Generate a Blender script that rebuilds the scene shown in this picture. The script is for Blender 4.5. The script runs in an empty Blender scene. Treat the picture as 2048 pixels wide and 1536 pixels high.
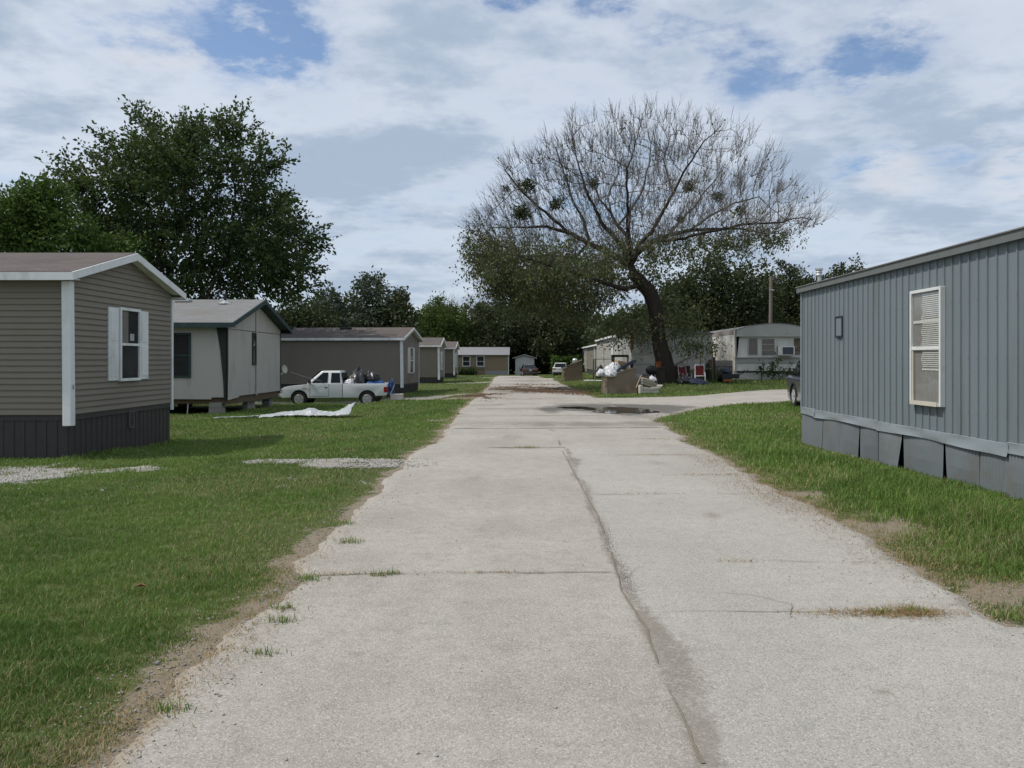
import bpy, bmesh, math, random
import numpy as np
from mathutils import Vector, Matrix

random.seed(7)
rng = np.random.default_rng(11)
RAD = math.radians
sc = bpy.context.scene
COL = sc.collection
F, VX, VY, H = 1650.0, 1048.0, 720.0, 1.6      # focal length in pixels, vanishing point of the road, eye height


def at(px, py, d):
    """a point of the place, at distance d along the road, seen at pixel (px, py)"""
    return Vector(((px - VX) / F * d, d, H - (py - VY) / F * d))


# ------------------------------------------------------------------ objects
def link(o, parent=None):
    COL.objects.link(o)
    if parent is not None:
        o.parent = parent
    return o


def thing(name, label, cat, loc=(0, 0, 0), rz=0.0, group=None):
    o = bpy.data.objects.new(name, None)
    o.empty_display_size = 0.2
    o.location = loc
    o.rotation_euler = (0, 0, rz)
    link(o)
    tag(o, label, cat, group)
    return o


def tag(o, label, cat, group=None, kind=None):
    if label:
        o["label"] = label
    if cat:
        o["category"] = cat
    if group:
        o["group"] = group
    if kind:
        o["kind"] = kind
    return o


def copy_tree(o, parent=None):
    c = o.copy()
    COL.objects.link(c)
    if parent is not None:
        c.parent = parent
    for ch in list(o.children):
        copy_tree(ch, c)
    return c


class MB:
    """collects shapes and links them as one mesh object"""

    def __init__(self):
        self.v, self.f = [], []

    def add(self, verts, faces):
        n = len(self.v)
        self.v += [tuple(p) for p in verts]
        self.f += [tuple(i + n for i in fc) for fc in faces]
        return self

    def box(self, a, b, rot=None, c=None):
        (x0, y0, z0), (x1, y1, z1) = a, b
        vs = [Vector(p) for p in ((x0, y0, z0), (x1, y0, z0), (x1, y1, z0), (x0, y1, z0),
                                  (x0, y0, z1), (x1, y0, z1), (x1, y1, z1), (x0, y1, z1))]
        if rot is not None:
            c = Vector(c) if c is not None else Vector(((x0 + x1) / 2, (y0 + y1) / 2, (z0 + z1) / 2))
            vs = [rot @ (p - c) + c for p in vs]
        return self.add(vs, [(3, 2, 1, 0), (4, 5, 6, 7), (0, 1, 5, 4), (1, 2, 6, 5), (2, 3, 7, 6), (3, 0, 4, 7)])

    def bar(self, p, q, w, h=None, up=(0, 0, 1)):
        """a straight bar of section w x h from p to q"""
        h = h or w
        p, q = Vector(p), Vector(q)
        d = (q - p).normalized()
        u = Vector(up)
        if abs(d.dot(u)) > 0.98:
            u = Vector((0, 1, 0))
        s = d.cross(u).normalized() * (w / 2)
        t = s.normalized().cross(d).normalized() * (h / 2)
        vs = [p - s - t, p + s - t, p + s + t, p - s + t, q - s - t, q + s - t, q + s + t, q - s + t]
        return self.add(vs, [(3, 2, 1, 0), (4, 5, 6, 7), (0, 1, 5, 4), (1, 2, 6, 5), (2, 3, 7, 6), (3, 0, 4, 7)])

    def tube(self, pts, rs, n=8, cap=True):
        pts = [Vector(p) for p in pts]
        if not hasattr(rs, "__len__"):
            rs = [rs] * len(pts)
        rings = []
        ref = Vector((0.31, 0.9, 0.2))
        for i, p in enumerate(pts):
            d = (pts[min(i + 1, len(pts) - 1)] - pts[max(i - 1, 0)]).normalized()
            if abs(d.dot(ref)) > 0.95:
                ref = Vector((0.9, -0.2, 0.35))
            a = d.cross(ref).normalized()
            b = d.cross(a)
            rings.append([p + (a * math.cos(k * 2 * math.pi / n) + b * math.sin(k * 2 * math.pi / n)) * rs[i] for k in range(n)])
        vs = [v for r in rings for v in r]
        fs = []
        for i in range(len(pts) - 1):
            for k in range(n):
                k2 = (k + 1) % n
                fs.append((i * n + k, i * n + k2, (i + 1) * n + k2, (i + 1) * n + k))
        if cap:
            fs.append(tuple(reversed(range(n))))
            fs.append(tuple((len(pts) - 1) * n + k for k in range(n)))
        return self.add(vs, fs)

    def lathe(self, prof, c, axis="z", n=20):
        """prof = [(radius, height)] turned about an axis through c"""
        c = Vector(c)
        vs = []
        for r, h in prof:
            for k in range(n):
                a = 2 * math.pi * k / n
                p = (r * math.cos(a), r * math.sin(a), h)
                if axis == "y":
                    p = (p[0], p[2], p[1])
                elif axis == "x":
                    p = (p[2], p[0], p[1])
                vs.append(c + Vector(p))
        fs = []
        for i in range(len(prof) - 1):
            for k in range(n):
                k2 = (k + 1) % n
                fs.append((i * n + k, i * n + k2, (i + 1) * n + k2, (i + 1) * n + k))
        fs.append(tuple(reversed(range(n))))
        fs.append(tuple((len(prof) - 1) * n + k for k in range(n)))
        return self.add(vs, fs)

    def prism(self, poly, a0, a1, axis="y"):
        """poly of (u, v) extruded along an axis between a0 and a1"""
        def m(u, v, a):
            return (u, a, v) if axis == "y" else ((a, u, v) if axis == "x" else (u, v, a))
        n = len(poly)
        vs = [m(u, v, a0) for u, v in poly] + [m(u, v, a1) for u, v in poly]
        fs = [tuple(range(n)), tuple(reversed(range(n, 2 * n)))]
        for i in range(n):
            j = (i + 1) % n
            fs.append((i, i + n, j + n, j))
        return self.add(vs, fs)

    def build(self, name, m, parent=None, smooth=False, bevel=0.0, seg=2, angle=35, loc=None):
        me = bpy.data.meshes.new(name)
        me.from_pydata(self.v, [], self.f)
        bm = bmesh.new()
        bm.from_mesh(me)
        bmesh.ops.recalc_face_normals(bm, faces=bm.faces)
        if bevel > 0:
            es = [e for e in bm.edges if len(e.link_faces) == 2 and e.calc_face_angle(0) > RAD(angle)]
            if es:
                bmesh.ops.bevel(bm, geom=es, offset=bevel, segments=seg, profile=0.6, affect="EDGES", clamp_overlap=True)
        bm.to_mesh(me)
        bm.free()
        if smooth:
            for p in me.polygons:
                p.use_smooth = True
            try:
                me.set_sharp_from_angle(angle=RAD(38))
            except Exception:
                pass
        o = bpy.data.objects.new(name, me)
        for mm in (m if isinstance(m, (list, tuple)) else [m]):
            me.materials.append(mm)
        if loc is not None:
            o.location = loc
        return link(o, parent)


def np_mesh(name, verts, loops, sizes, m, parent=None, attrs=None, smooth=False):
    """a mesh straight from arrays: verts (n,3), loops flat vertex indices, sizes of each face"""
    me = bpy.data.meshes.new(name)
    me.vertices.add(len(verts))
    me.vertices.foreach_set("co", np.ascontiguousarray(verts, np.float32).ravel())
    me.loops.add(len(loops))
    me.loops.foreach_set("vertex_index", np.ascontiguousarray(loops, np.int32).ravel())
    me.polygons.add(len(sizes))
    st = np.zeros(len(sizes), np.int32)
    st[1:] = np.cumsum(sizes)[:-1]
    me.polygons.foreach_set("loop_start", st)
    me.polygons.foreach_set("loop_total", np.ascontiguousarray(sizes, np.int32))
    if smooth:
        me.polygons.foreach_set("use_smooth", np.ones(len(sizes), bool))
    for k, arr in (attrs or {}).items():
        a = me.attributes.new(k, "FLOAT", "POINT")
        a.data.foreach_set("value", np.ascontiguousarray(arr, np.float32))
    me.update(calc_edges=True)
    me.materials.append(m)
    o = bpy.data.objects.new(name, me)
    return link(o, parent)


# ------------------------------------------------------------------ noise for shaping ground and edges
def _hash(ix, iy, s):
    h = (ix.astype(np.int64) * 374761393 + iy.astype(np.int64) * 668265263 + s * 974634777) & 0x7FFFFFFF
    h = ((h ^ (h >> 13)) * 1274126177) & 0x7FFFFFFF
    return ((h ^ (h >> 16)) & 0xFFFF) / 65535.0


def vnoise(x, y, s=0):
    x, y = np.asarray(x, float), np.asarray(y, float)
    ix, iy = np.floor(x), np.floor(y)
    fx, fy = x - ix, y - iy
    fx, fy = fx * fx * (3 - 2 * fx), fy * fy * (3 - 2 * fy)
    a, b = _hash(ix, iy, s), _hash(ix + 1, iy, s)
    c, d = _hash(ix, iy + 1, s), _hash(ix + 1, iy + 1, s)
    return (a * (1 - fx) + b * fx) * (1 - fy) + (c * (1 - fx) + d * fx) * fy


def fbm(x, y, s=0, octv=4):
    t, amp, tot = 0.0, 0.5, 0.0
    for k in range(octv):
        t = t + amp * vnoise(np.asarray(x) * 2 ** k, np.asarray(y) * 2 ** k, s + k * 17)
        tot += amp
        amp *= 0.5
    return t / tot


def sstep(a, b, x):
    t = np.clip((np.asarray(x, float) - a) / (b - a), 0, 1)
    return t * t * (3 - 2 * t)


# ------------------------------------------------------------------ materials
class NT:
    def __init__(self, tree):
        self.t = tree

    def n(self, typ, **kw):
        nd = self.t.nodes.new(typ)
        for k, v in kw.items():
            if k == "i":
                for kk, vv in v.items():
                    s = nd.inputs[kk]
                    if hasattr(vv, "is_output") or isinstance(vv, bpy.types.NodeSocket):
                        self.t.links.new(vv, s)
                    else:
                        s.default_value = vv
            else:
                setattr(nd, k, v)
        return nd

    def math(self, op, a, b=None, c=None, clamp=False):
        nd = self.t.nodes.new("ShaderNodeMath")
        nd.operation = op
        nd.use_clamp = clamp
        for i, v in enumerate((a, b, c)):
            if v is None:
                continue
            if isinstance(v, bpy.types.NodeSocket):
                self.t.links.new(v, nd.inputs[i])
            else:
                nd.inputs[i].default_value = v
        return nd.outputs[0]

    def mix(self, f, a, b, mode="MIX"):
        nd = self.t.nodes.new("ShaderNodeMix")
        nd.data_type = "RGBA"
        nd.blend_type = mode
        for s, v in ((nd.inputs[0], f), (nd.inputs[6], a), (nd.inputs[7], b)):
            if isinstance(v, bpy.types.NodeSocket):
                self.t.links.new(v, s)
            else:
                s.default_value = v if not isinstance(v, (tuple, list)) else (tuple(v) + (1,))[:4]
        return nd.outputs[2]

    def ramp(self, f, a, b, ca=0.0, cb=1.0):
        nd = self.t.nodes.new("ShaderNodeMapRange")
        nd.interpolation_type = "SMOOTHSTEP"
        self.t.links.new(f, nd.inputs[0])
        nd.inputs[1].default_value, nd.inputs[2].default_value = a, b
        nd.inputs[3].default_value, nd.inputs[4].default_value = ca, cb
        return nd.outputs[0]

    def noise(self, vec, scale, detail=5, rough=0.55, out=0):
        nd = self.n("ShaderNodeTexNoise")
        nd.inputs["Scale"].default_value = scale
        nd.inputs["Detail"].default_value = detail
        nd.inputs["Roughness"].default_value = rough
        if vec is not None:
            self.t.links.new(vec, nd.inputs["Vector"])
        return nd.outputs[out]

    def attr(self, name):
        return self.n("ShaderNodeAttribute", attribute_name=name).outputs["Fac"]

    def vec(self, kind="Object", scale=(1, 1, 1)):
        tc = self.n("ShaderNodeTexCoord").outputs[kind]
        if scale == (1, 1, 1):
            return tc
        mp = self.n("ShaderNodeMapping")
        mp.inputs["Scale"].default_value = scale
        self.t.links.new(tc, mp.inputs["Vector"])
        return mp.outputs[0]

    def link(self, a, b):
        self.t.links.new(a, b)


def new_mat(name):
    m = bpy.data.materials.new(name)
    m.use_nodes = True
    nt = NT(m.node_tree)
    b = m.node_tree.nodes["Principled BSDF"]
    return m, nt, b


def c3(c):
    return (c, c, c) if not hasattr(c, "__len__") else tuple(c)


def mat(name, c1, c2=None, scale=6.0, rough=0.75, spec=0.3, metal=0.0, bump=0.0, bscale=60.0, stretch=(1, 1, 1),
        dirt=None, dscale=2.5, damt=0.5, dlo=0.52, dhi=0.75, dstretch=(1, 1, 1), fine=0.06, fscale=180.0, coat=0.0):
    """painted / wooden / mineral surface: two tones, fine grain, optional stains, optional bump"""
    m, nt, b = new_mat(name)
    c1 = c3(c1)
    c2 = c3(c2) if c2 is not None else tuple(x * 0.86 for x in c1)
    col = nt.mix(nt.noise(nt.vec("Object", stretch), scale, 6), c1, c2)
    if fine:
        g = nt.noise(nt.vec("Object"), fscale, 2)
        col = nt.mix(1.0, col, nt.n("ShaderNodeCombineColor", i={0: nt.ramp(g, 0.2, 0.8, 1 - fine, 1 + fine), 1: nt.ramp(g, 0.2, 0.8, 1 - fine, 1 + fine), 2: nt.ramp(g, 0.2, 0.8, 1 - fine, 1 + fine)}).outputs[0], "MULTIPLY")
    if dirt is not None:
        d = nt.noise(nt.vec("Object", dstretch), dscale, 8, 0.65)
        col = nt.mix(nt.math("MULTIPLY", nt.ramp(d, dlo, dhi), damt), col, c3(dirt))
    nt.link(col, b.inputs["Base Color"])
    r = nt.noise(nt.vec("Object"), scale * 1.7, 4)
    nt.link(nt.ramp(r, 0.25, 0.75, max(0.02, rough - 0.09), min(1, rough + 0.09)), b.inputs["Roughness"])
    b.inputs["Metallic"].default_value = metal
    b.inputs["Specular IOR Level"].default_value = spec
    if coat:
        b.inputs["Coat Weight"].default_value = coat
        b.inputs["Coat Roughness"].default_value = 0.08
    if bump:
        bp = nt.n("ShaderNodeBump", i={"Height": nt.noise(nt.vec("Object", stretch), bscale, 5), "Strength": bump, "Distance": 0.02})
        nt.link(bp.outputs[0], b.inputs["Normal"])
    return m


def shingle_mat(name, c1, c2, row=0.14, stain=None):
    m, nt, b = new_mat(name)
    br = nt.n("ShaderNodeTexBrick", offset=0.5, i={"Scale": 1.0, "Brick Width": 0.3, "Row Height": row, "Mortar Size": 0.006,
              "Color1": c1 + (1,), "Color2": c2 + (1,), "Mortar": tuple(x * 0.45 for x in c1) + (1,), "Bias": 0.0})
    nt.link(nt.vec("Object"), br.inputs["Vector"])
    g = nt.noise(nt.vec("Object"), 90, 3)
    col = nt.mix(nt.ramp(g, 0.3, 0.75), br.outputs[0], tuple(x * 0.7 for x in c2))
    if stain:
        col = nt.mix(nt.ramp(nt.noise(nt.vec("Object", (0.35, 1, 1)), 1.3, 6, 0.65), 0.48, 0.7, 0, 0.75), col, stain)
    nt.link(col, b.inputs["Base Color"])
    b.inputs["Roughness"].default_value = 0.95
    b.inputs["Specular IOR Level"].default_value = 0.15
    bp = nt.n("ShaderNodeBump", i={"Height": nt.math("ADD", br.outputs[1], nt.math("MULTIPLY", g, -0.6)), "Strength": 0.5, "Distance": 0.01})
    bp.invert = True
    nt.link(bp.outputs[0], b.inputs["Normal"])
    return m


def glass_mat(name, tint=(0.02, 0.025, 0.03), clear=0.0, film_lo=0.0, film_hi=0.03):
    """window glass; clear > 0 lets what hangs behind it show"""
    m, nt, b = new_mat(name)
    b.inputs["Base Color"].default_value = tint + (1,)
    b.inputs["Roughness"].default_value = 0.04
    b.inputs["Specular IOR Level"].default_value = 0.6
    w = nt.noise(nt.vec("Object"), 1.4, 2)
    bp = nt.n("ShaderNodeBump", i={"Height": w, "Strength": 0.04, "Distance": 0.1})
    nt.link(bp.outputs[0], b.inputs["Normal"])
    if clear > 0:
        out = m.node_tree.nodes["Material Output"]
        tr = nt.n("ShaderNodeBsdfTransparent")
        gl = nt.n("ShaderNodeBsdfGlossy", i={"Roughness": 0.04})
        fr = nt.n("ShaderNodeFresnel", i={"IOR": 1.5})
        front = nt.math("SUBTRACT", 1.0, nt.n("ShaderNodeNewGeometry").outputs["Backfacing"])
        mx = nt.n("ShaderNodeMixShader", i={0: nt.math("MULTIPLY", nt.math("ADD", nt.math("MULTIPLY", fr.outputs[0], 0.9), 0.02), front), 1: tr.outputs[0], 2: gl.outputs[0]})
        film = nt.n("ShaderNodeBsdfDiffuse", i={"Color": (0.4, 0.41, 0.4, 1)})
        mx2 = nt.n("ShaderNodeMixShader", i={0: nt.math("MULTIPLY", front, nt.ramp(nt.noise(nt.vec("Object"), 3.0, 5), 0.35, 0.8, film_lo, film_hi)), 1: mx.outputs[0], 2: film.outputs[0]})
        nt.link(mx2.outputs[0], out.inputs[0])
    return m


def leaf_mat(name, c1, c2, c3_=None, trans=0.3, rough=0.6):
    m, nt, b = new_mat(name)
    out = m.node_tree.nodes["Material Output"]
    v = nt.attr("v")
    col = nt.mix(v, c1, c2)
    if c3_:
        col = nt.mix(nt.ramp(v, 0.86, 0.95), col, c3_)
    nt.link(col, b.inputs["Base Color"])
    b.inputs["Roughness"].default_value = rough
    b.inputs["Specular IOR Level"].default_value = 0.25
    tr = nt.n("ShaderNodeBsdfTranslucent")
    nt.link(nt.mix(0.5, col, (0.10, 0.14, 0.02)), tr.inputs[0])
    mx = nt.n("ShaderNodeMixShader", i={0: trans, 1: b.outputs[0], 2: tr.outputs[0]})
    nt.link(mx.outputs[0], out.inputs[0])
    return m


def bark_mat(name, c1, c2):
    return mat(name, c1, c2, scale=3, rough=0.95, spec=0.1, bump=1.0, bscale=9, stretch=(1, 1, 0.25), fine=0.15, fscale=60)


M = {}
M["taupe"] = mat("taupe_vinyl", (0.212, 0.190, 0.154), (0.183, 0.163, 0.132), scale=1.2, rough=0.6, dirt=(0.15, 0.13, 0.11), dscale=0.9, damt=0.35, fine=0.04)
M["white_trim"] = mat("white_trim", (0.74, 0.76, 0.76), (0.66, 0.68, 0.68), rough=0.5, dirt=(0.36, 0.35, 0.31), dscale=2.2, damt=0.6, dlo=.46, dhi=.8, dstretch=(1, 1, .45))
M["skirt_brown"] = mat("skirt_brown", (0.060, 0.053, 0.052), (0.045, 0.040, 0.040), rough=0.6, dirt=(0.10, 0.085, 0.065), dscale=2, damt=0.35, dstretch=(1, 1, 0.3))
M["shingle_brown"] = shingle_mat("shingle_brown", (0.165, 0.140, 0.132), (0.125, 0.106, 0.101), stain=(0.085, 0.075, 0.073))
M["shingle_grey"] = shingle_mat("shingle_grey", (0.255, 0.258, 0.255), (0.205, 0.208, 0.206), stain=(0.175, 0.16, 0.145))
M["black"] = mat("black_plastic", (0.018, 0.018, 0.02), rough=0.5)
M["dark_in"] = mat("dark_interior", (0.02, 0.022, 0.022), (0.012, 0.013, 0.014), rough=0.9)  # near-black colour carries the darkness of unlit rooms and crawl spaces
M["glass"] = glass_mat("window_glass")
M["glass_clear"] = glass_mat("clear_glass", clear=1.0)
M["glass_dusty"] = glass_mat("dusty_glass", clear=1.0, film_lo=0.03, film_hi=0.22)
M["white_panel"] = mat("white_panel", (0.46, 0.435, 0.40), (0.405, 0.385, 0.355), scale=0.8, rough=0.75, dirt=(0.22, 0.21, 0.18), dscale=1.6, damt=0.6, dlo=0.5, dhi=0.8, dstretch=(1.3, 1.3, 0.35))
M["green_trim"] = mat("green_trim", (0.022, 0.045, 0.047), (0.03, 0.055, 0.055), rough=0.7, dirt=(0.12, 0.12, 0.10), dscale=6, damt=0.4)
M["rot_green"] = mat("rotten_trim", (0.016, 0.03, 0.028), (0.05, 0.05, 0.042), scale=9, rough=0.95, bump=0.6)
M["wood_old"] = mat("old_wood", (0.16, 0.115, 0.075), (0.09, 0.065, 0.045), scale=3, rough=0.9, stretch=(0.4, 6, 6), bump=0.4)
M["wood_dark"] = mat("dark_wood", (0.05, 0.04, 0.032), (0.03, 0.025, 0.02), scale=4, rough=0.9, bump=0.4)
M["block"] = mat("concrete_block", (0.30, 0.29, 0.26), (0.22, 0.21, 0.19), scale=8, rough=0.95, bump=0.5, dirt=(0.12, 0.12, 0.09), dscale=3)
M["metal_grey"] = mat("grey_metal_siding", (0.166, 0.197, 0.213), (0.146, 0.175, 0.190), scale=0.9, rough=0.42, spec=0.45, bump=0.3, bscale=2.4, dirt=(0.115, 0.128, 0.128), dscale=1.9, damt=0.85, dlo=0.46, dhi=0.8, dstretch=(1, 1.6, 0.16), fine=0.05)
M["metal_band"] = mat("light_metal_band", (0.25, 0.285, 0.305), (0.20, 0.23, 0.248), scale=2.2, rough=0.36, spec=0.5, dirt=(0.13, 0.135, 0.125), dscale=3.5, damt=0.5, bump=0.25, bscale=5)
M["metal_skirt"] = mat("metal_skirting", (0.150, 0.171, 0.183), (0.126, 0.144, 0.154), scale=1.3, rough=0.48, spec=0.4, dirt=(0.13, 0.115, 0.085), dscale=2.4, damt=0.6, dlo=0.46, dhi=0.75, bump=0.25, bscale=6)
M["roof_metal"] = mat("roof_metal", (0.20, 0.195, 0.19), (0.14, 0.135, 0.13), scale=1.2, rough=0.6, dirt=(0.09, 0.08, 0.07), dscale=2, damt=0.6)
M["alu"] = mat("aluminium", (0.55, 0.56, 0.56), (0.48, 0.49, 0.49), rough=0.35, metal=0.7, spec=0.5, dirt=(0.25, 0.23, 0.2), dscale=6)
M["blind"] = mat("blind_white", (0.62, 0.62, 0.58), rough=0.6)
M["curtain"] = mat("curtain_grey", (0.24, 0.23, 0.21), (0.15, 0.145, 0.135), scale=5, rough=0.9, stretch=(1, 4, 0.3))
M["white_frame"] = mat("white_frame_paint", (0.66, 0.67, 0.66), (0.56, 0.57, 0.56), rough=0.5, dirt=(0.34, 0.31, 0.27), dscale=5, damt=0.6)
M["white_old"] = mat("old_white_metal", (0.62, 0.61, 0.57), (0.55, 0.54, 0.50), scale=1.5, rough=0.6, dirt=(0.33, 0.32, 0.29), dscale=1.8, damt=0.55, dlo=0.45, dhi=0.8, dstretch=(1.5, 1.5, 0.3))
M["lap_grey"] = mat("grey_vinyl", (0.36, 0.345, 0.31), (0.31, 0.30, 0.27), scale=1, rough=0.6, dirt=(0.24, 0.225, 0.2), dscale=1.1)
M["offwhite"] = mat("offwhite_side", (0.40, 0.40, 0.375), (0.35, 0.35, 0.33), scale=1, rough=0.65, dirt=(0.2, 0.2, 0.175), dscale=1.1, damt=0.6, dstretch=(1, 1, 0.4))
M["tan"] = mat("tan_board", (0.25, 0.195, 0.135), (0.215, 0.17, 0.12), scale=1.2, rough=0.8, dirt=(0.14, 0.115, 0.085), dscale=0.8, damt=0.6)
M["grey_paint"] = mat("grey_paint", (0.28, 0.28, 0.29), (0.24, 0.24, 0.25), rough=0.7, dirt=(0.18, 0.18, 0.17), dscale=2)
M["shed_wall"] = mat("shed_wall", (0.48, 0.48, 0.50), (0.42, 0.42, 0.44), rough=0.7)
M["roof_zinc"] = mat("zinc_roof", (0.25, 0.25, 0.26), (0.20, 0.20, 0.21), scale=1.5, rough=0.5, stretch=(3, 0.4, 1), dirt=(0.2, 0.17, 0.15), dscale=1.3, damt=0.6, dstretch=(3, 0.5, 1))
M["car_white"] = mat("white_car_paint", (0.66, 0.68, 0.69), (0.62, 0.64, 0.65), scale=1.2, rough=0.3, spec=0.5, coat=0.5, dirt=(0.38, 0.36, 0.32), dscale=1.6, damt=0.35, fine=0.0)
M["car_black"] = mat("black_car_paint", (0.014, 0.014, 0.017), rough=0.18, spec=0.5, coat=0.8, fine=0.0)
M["car_grey"] = mat("grey_car_paint", (0.055, 0.058, 0.075), rough=0.25, spec=0.5, coat=0.8, fine=0.0)
M["tyre"] = mat("rubber", (0.022, 0.021, 0.02), (0.04, 0.036, 0.032), rough=0.9, spec=0.2)
M["chrome"] = mat("wheel_metal", (0.5, 0.5, 0.51), rough=0.28, metal=0.35, spec=0.5, fine=0.0)
M["lamp_red"] = mat("red_lens", (0.30, 0.012, 0.01), (0.22, 0.01, 0.008), rough=0.15, spec=0.6, fine=0.0)
M["lamp_clear"] = mat("clear_lens", (0.55, 0.56, 0.56), (0.4, 0.4, 0.4), rough=0.12, spec=0.6, fine=0.0)
M["plate"] = mat("plate", (0.5, 0.52, 0.52), rough=0.4)
M["car_glass"] = glass_mat("car_glass", (0.008, 0.009, 0.010))
M["car_glass"].node_tree.nodes["Principled BSDF"].inputs["Specular IOR Level"].default_value = 0.22
M["bag_white"] = mat("white_bag", (0.60, 0.60, 0.62), (0.48, 0.48, 0.50), rough=0.35, spec=0.5, bump=0.8, bscale=7)
M["bag_black"] = mat("black_bag", (0.02, 0.02, 0.022), rough=0.3, spec=0.5, bump=0.8, bscale=8)
M["tarp_blue"] = mat("blue_tarp", (0.02, 0.085, 0.27), (0.03, 0.06, 0.15), rough=0.4, bump=0.9, bscale=7)
M["tarp_navy"] = mat("navy_tarp", (0.02, 0.03, 0.06), (0.015, 0.02, 0.035), rough=0.5, bump=0.8, bscale=8)
M["tarp_silver"] = mat("silver_tarp", (0.40, 0.42, 0.435), (0.30, 0.32, 0.335), scale=2, rough=0.45, spec=0.6, dirt=(0.28, 0.27, 0.23), dscale=2.2, damt=0.6, bump=0.5, bscale=6)
M["bin_brown"] = mat("brown_plywood", (0.215, 0.165, 0.115), (0.18, 0.14, 0.10), scale=1.5, rough=0.85, dirt=(0.11, 0.09, 0.07), dscale=2.5, damt=0.55)
M["bin_light"] = mat("pale_timber", (0.40, 0.32, 0.22), (0.30, 0.24, 0.17), scale=4, rough=0.85)
M["cardboard"] = mat("cardboard", (0.30, 0.21, 0.12), (0.25, 0.17, 0.10), rough=0.9)
M["cream"] = mat("cream_cloth", (0.55, 0.51, 0.43), (0.45, 0.42, 0.35), scale=5, rough=0.95, dirt=(0.3, 0.26, 0.19), dscale=3, damt=0.5)
M["red_cloth"] = mat("red_cloth", (0.10, 0.011, 0.012), (0.075, 0.009, 0.010), rough=0.85)
M["orange"] = mat("orange_plastic", (0.24, 0.075, 0.02), rough=0.5)
M["mustard"] = mat("mustard_piping", (0.36, 0.24, 0.06), rough=0.9)
M["grey_cloth"] = mat("grey_cloth", (0.34, 0.325, 0.295), (0.27, 0.26, 0.235), scale=6, rough=0.95)
M["pole_wood"] = mat("pole_wood", (0.20, 0.17, 0.14), (0.14, 0.12, 0.10), scale=2, rough=0.95, stretch=(4, 4, 0.3), bump=0.4)
M["pink_box"] = mat("pale_box", (0.55, 0.45, 0.43), (0.6, 0.55, 0.52), scale=9, rough=0.7)
M["stone"] = mat("pale_stone", (0.43, 0.41, 0.375), (0.29, 0.275, 0.25), scale=9, rough=0.95)
M["straw"] = leaf_mat("straw", (0.34, 0.23, 0.11), (0.22, 0.15, 0.065), trans=0.15)
M["leaf_dark"] = leaf_mat("leaf_dark", (0.026, 0.050, 0.017), (0.075, 0.115, 0.038), trans=0.3)
M["leaf_bright"] = leaf_mat("leaf_bright", (0.036, 0.082, 0.015), (0.088, 0.15, 0.026), trans=0.3)
M["leaf_olive"] = leaf_mat("leaf_olive", (0.050, 0.068, 0.024), (0.120, 0.140, 0.052), (0.20, 0.15, 0.055), trans=0.25)
M["leaf_blue"] = leaf_mat("leaf_blue", (0.032, 0.048, 0.030), (0.080, 0.10, 0.065), trans=0.2)
M["leaf_willow"] = leaf_mat("leaf_willow", (0.04, 0.07, 0.015), (0.10, 0.14, 0.03), trans=0.3)
M["leaf_mass"] = leaf_mat("leaf_mass", (0.024, 0.034, 0.015), (0.060, 0.072, 0.030), trans=0.2)
M["leaf_mid"] = leaf_mat("leaf_mid", (0.030, 0.050, 0.018), (0.070, 0.098, 0.033), trans=0.22)
M["bark_dark"] = bark_mat("bark_dark", (0.050, 0.042, 0.035), (0.026, 0.022, 0.019))
M["bark_grey"] = bark_mat("bark_grey", (0.135, 0.124, 0.115), (0.085, 0.078, 0.072))
M["bark_pale"] = bark_mat("bark_pale", (0.30, 0.28, 0.25), (0.14, 0.13, 0.115))

# ------------------------------------------------------------------ the lie of the land
CP = []
for yy in range(-5, 65, 6):
    for xx in (-1.7, 0.6, 2.9):
        CP.append((xx, yy, 0.0))
for yy, zz in ((70, -0.05), (80, -0.14), (90, -0.24), (100, -0.3), (115, -0.3), (140, -0.3)):
    for xx in (-2.5, 0, 2):
        CP.append((xx, yy, zz))
CP += [(-8, 14.5, -.15), (-8, 18.7, -.27), (-4.5, 12, -.05), (-4.5, 8, -.03), (-9, 9, -.1), (-5, 18, -.15), (-5, 26, -.2), (-10, 28, -.24),
       (-10, 34, -.3), (-8.5, 33, -.28), (-8, 38.7, -.5), (-10.5, 39, -.5), (-5.2, 38, -.26), (-6.5, 44, -.2), (-6, 50, -.22), (-4.5, 45, -.12),
       (-6.6, 64, -.22), (-4, 60, -.1), (-6.8, 80, -.12), (-15, 20, -.3), (-20, 35, -.4), (-20, 60, -.3), (-14, 10, -.15), (-12, 5, -.08),
       (5.5, 16, -.03), (5.5, 9, .06), (4, 12, .02), (8, 26, .04), (6, 34, .02), (10, 34, .1), (13, 40, .15), (4.4, 38.8, 0), (5.8, 38.6, .02),
       (7.8, 45, .34), (9.3, 43.5, .33), (12.3, 48, .38), (16, 48, .4), (6.5, 50, .3), (5, 58.7, .26), (4, 65, .2), (6.7, 70, .3), (12, 40.5, .18),
       (3, 60, .08), (8, 100, 0), (20, 60, .5), (-30, 110, -.3), (30, 130, .2), (-60, 60, -.3), (60, 60, .5), (60, 5, .1), (-60, 5, -.2), (14, 22, .05)]
CPA = np.array(CP)


def hgt(x, y):
    x, y = np.asarray(x, float), np.asarray(y, float)
    num = np.zeros_like(x + y)
    den = np.zeros_like(num)
    for cx, cy, cz in CPA:
        w = 1.0 / ((x - cx) ** 2 + (0.75 * (y - cy)) ** 2 + 0.6) ** 2
        num += w * cz
        den += w
    return num / den


def gz(x, y):
    return float(hgt(np.array([x]), np.array([y]))[0])


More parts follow.
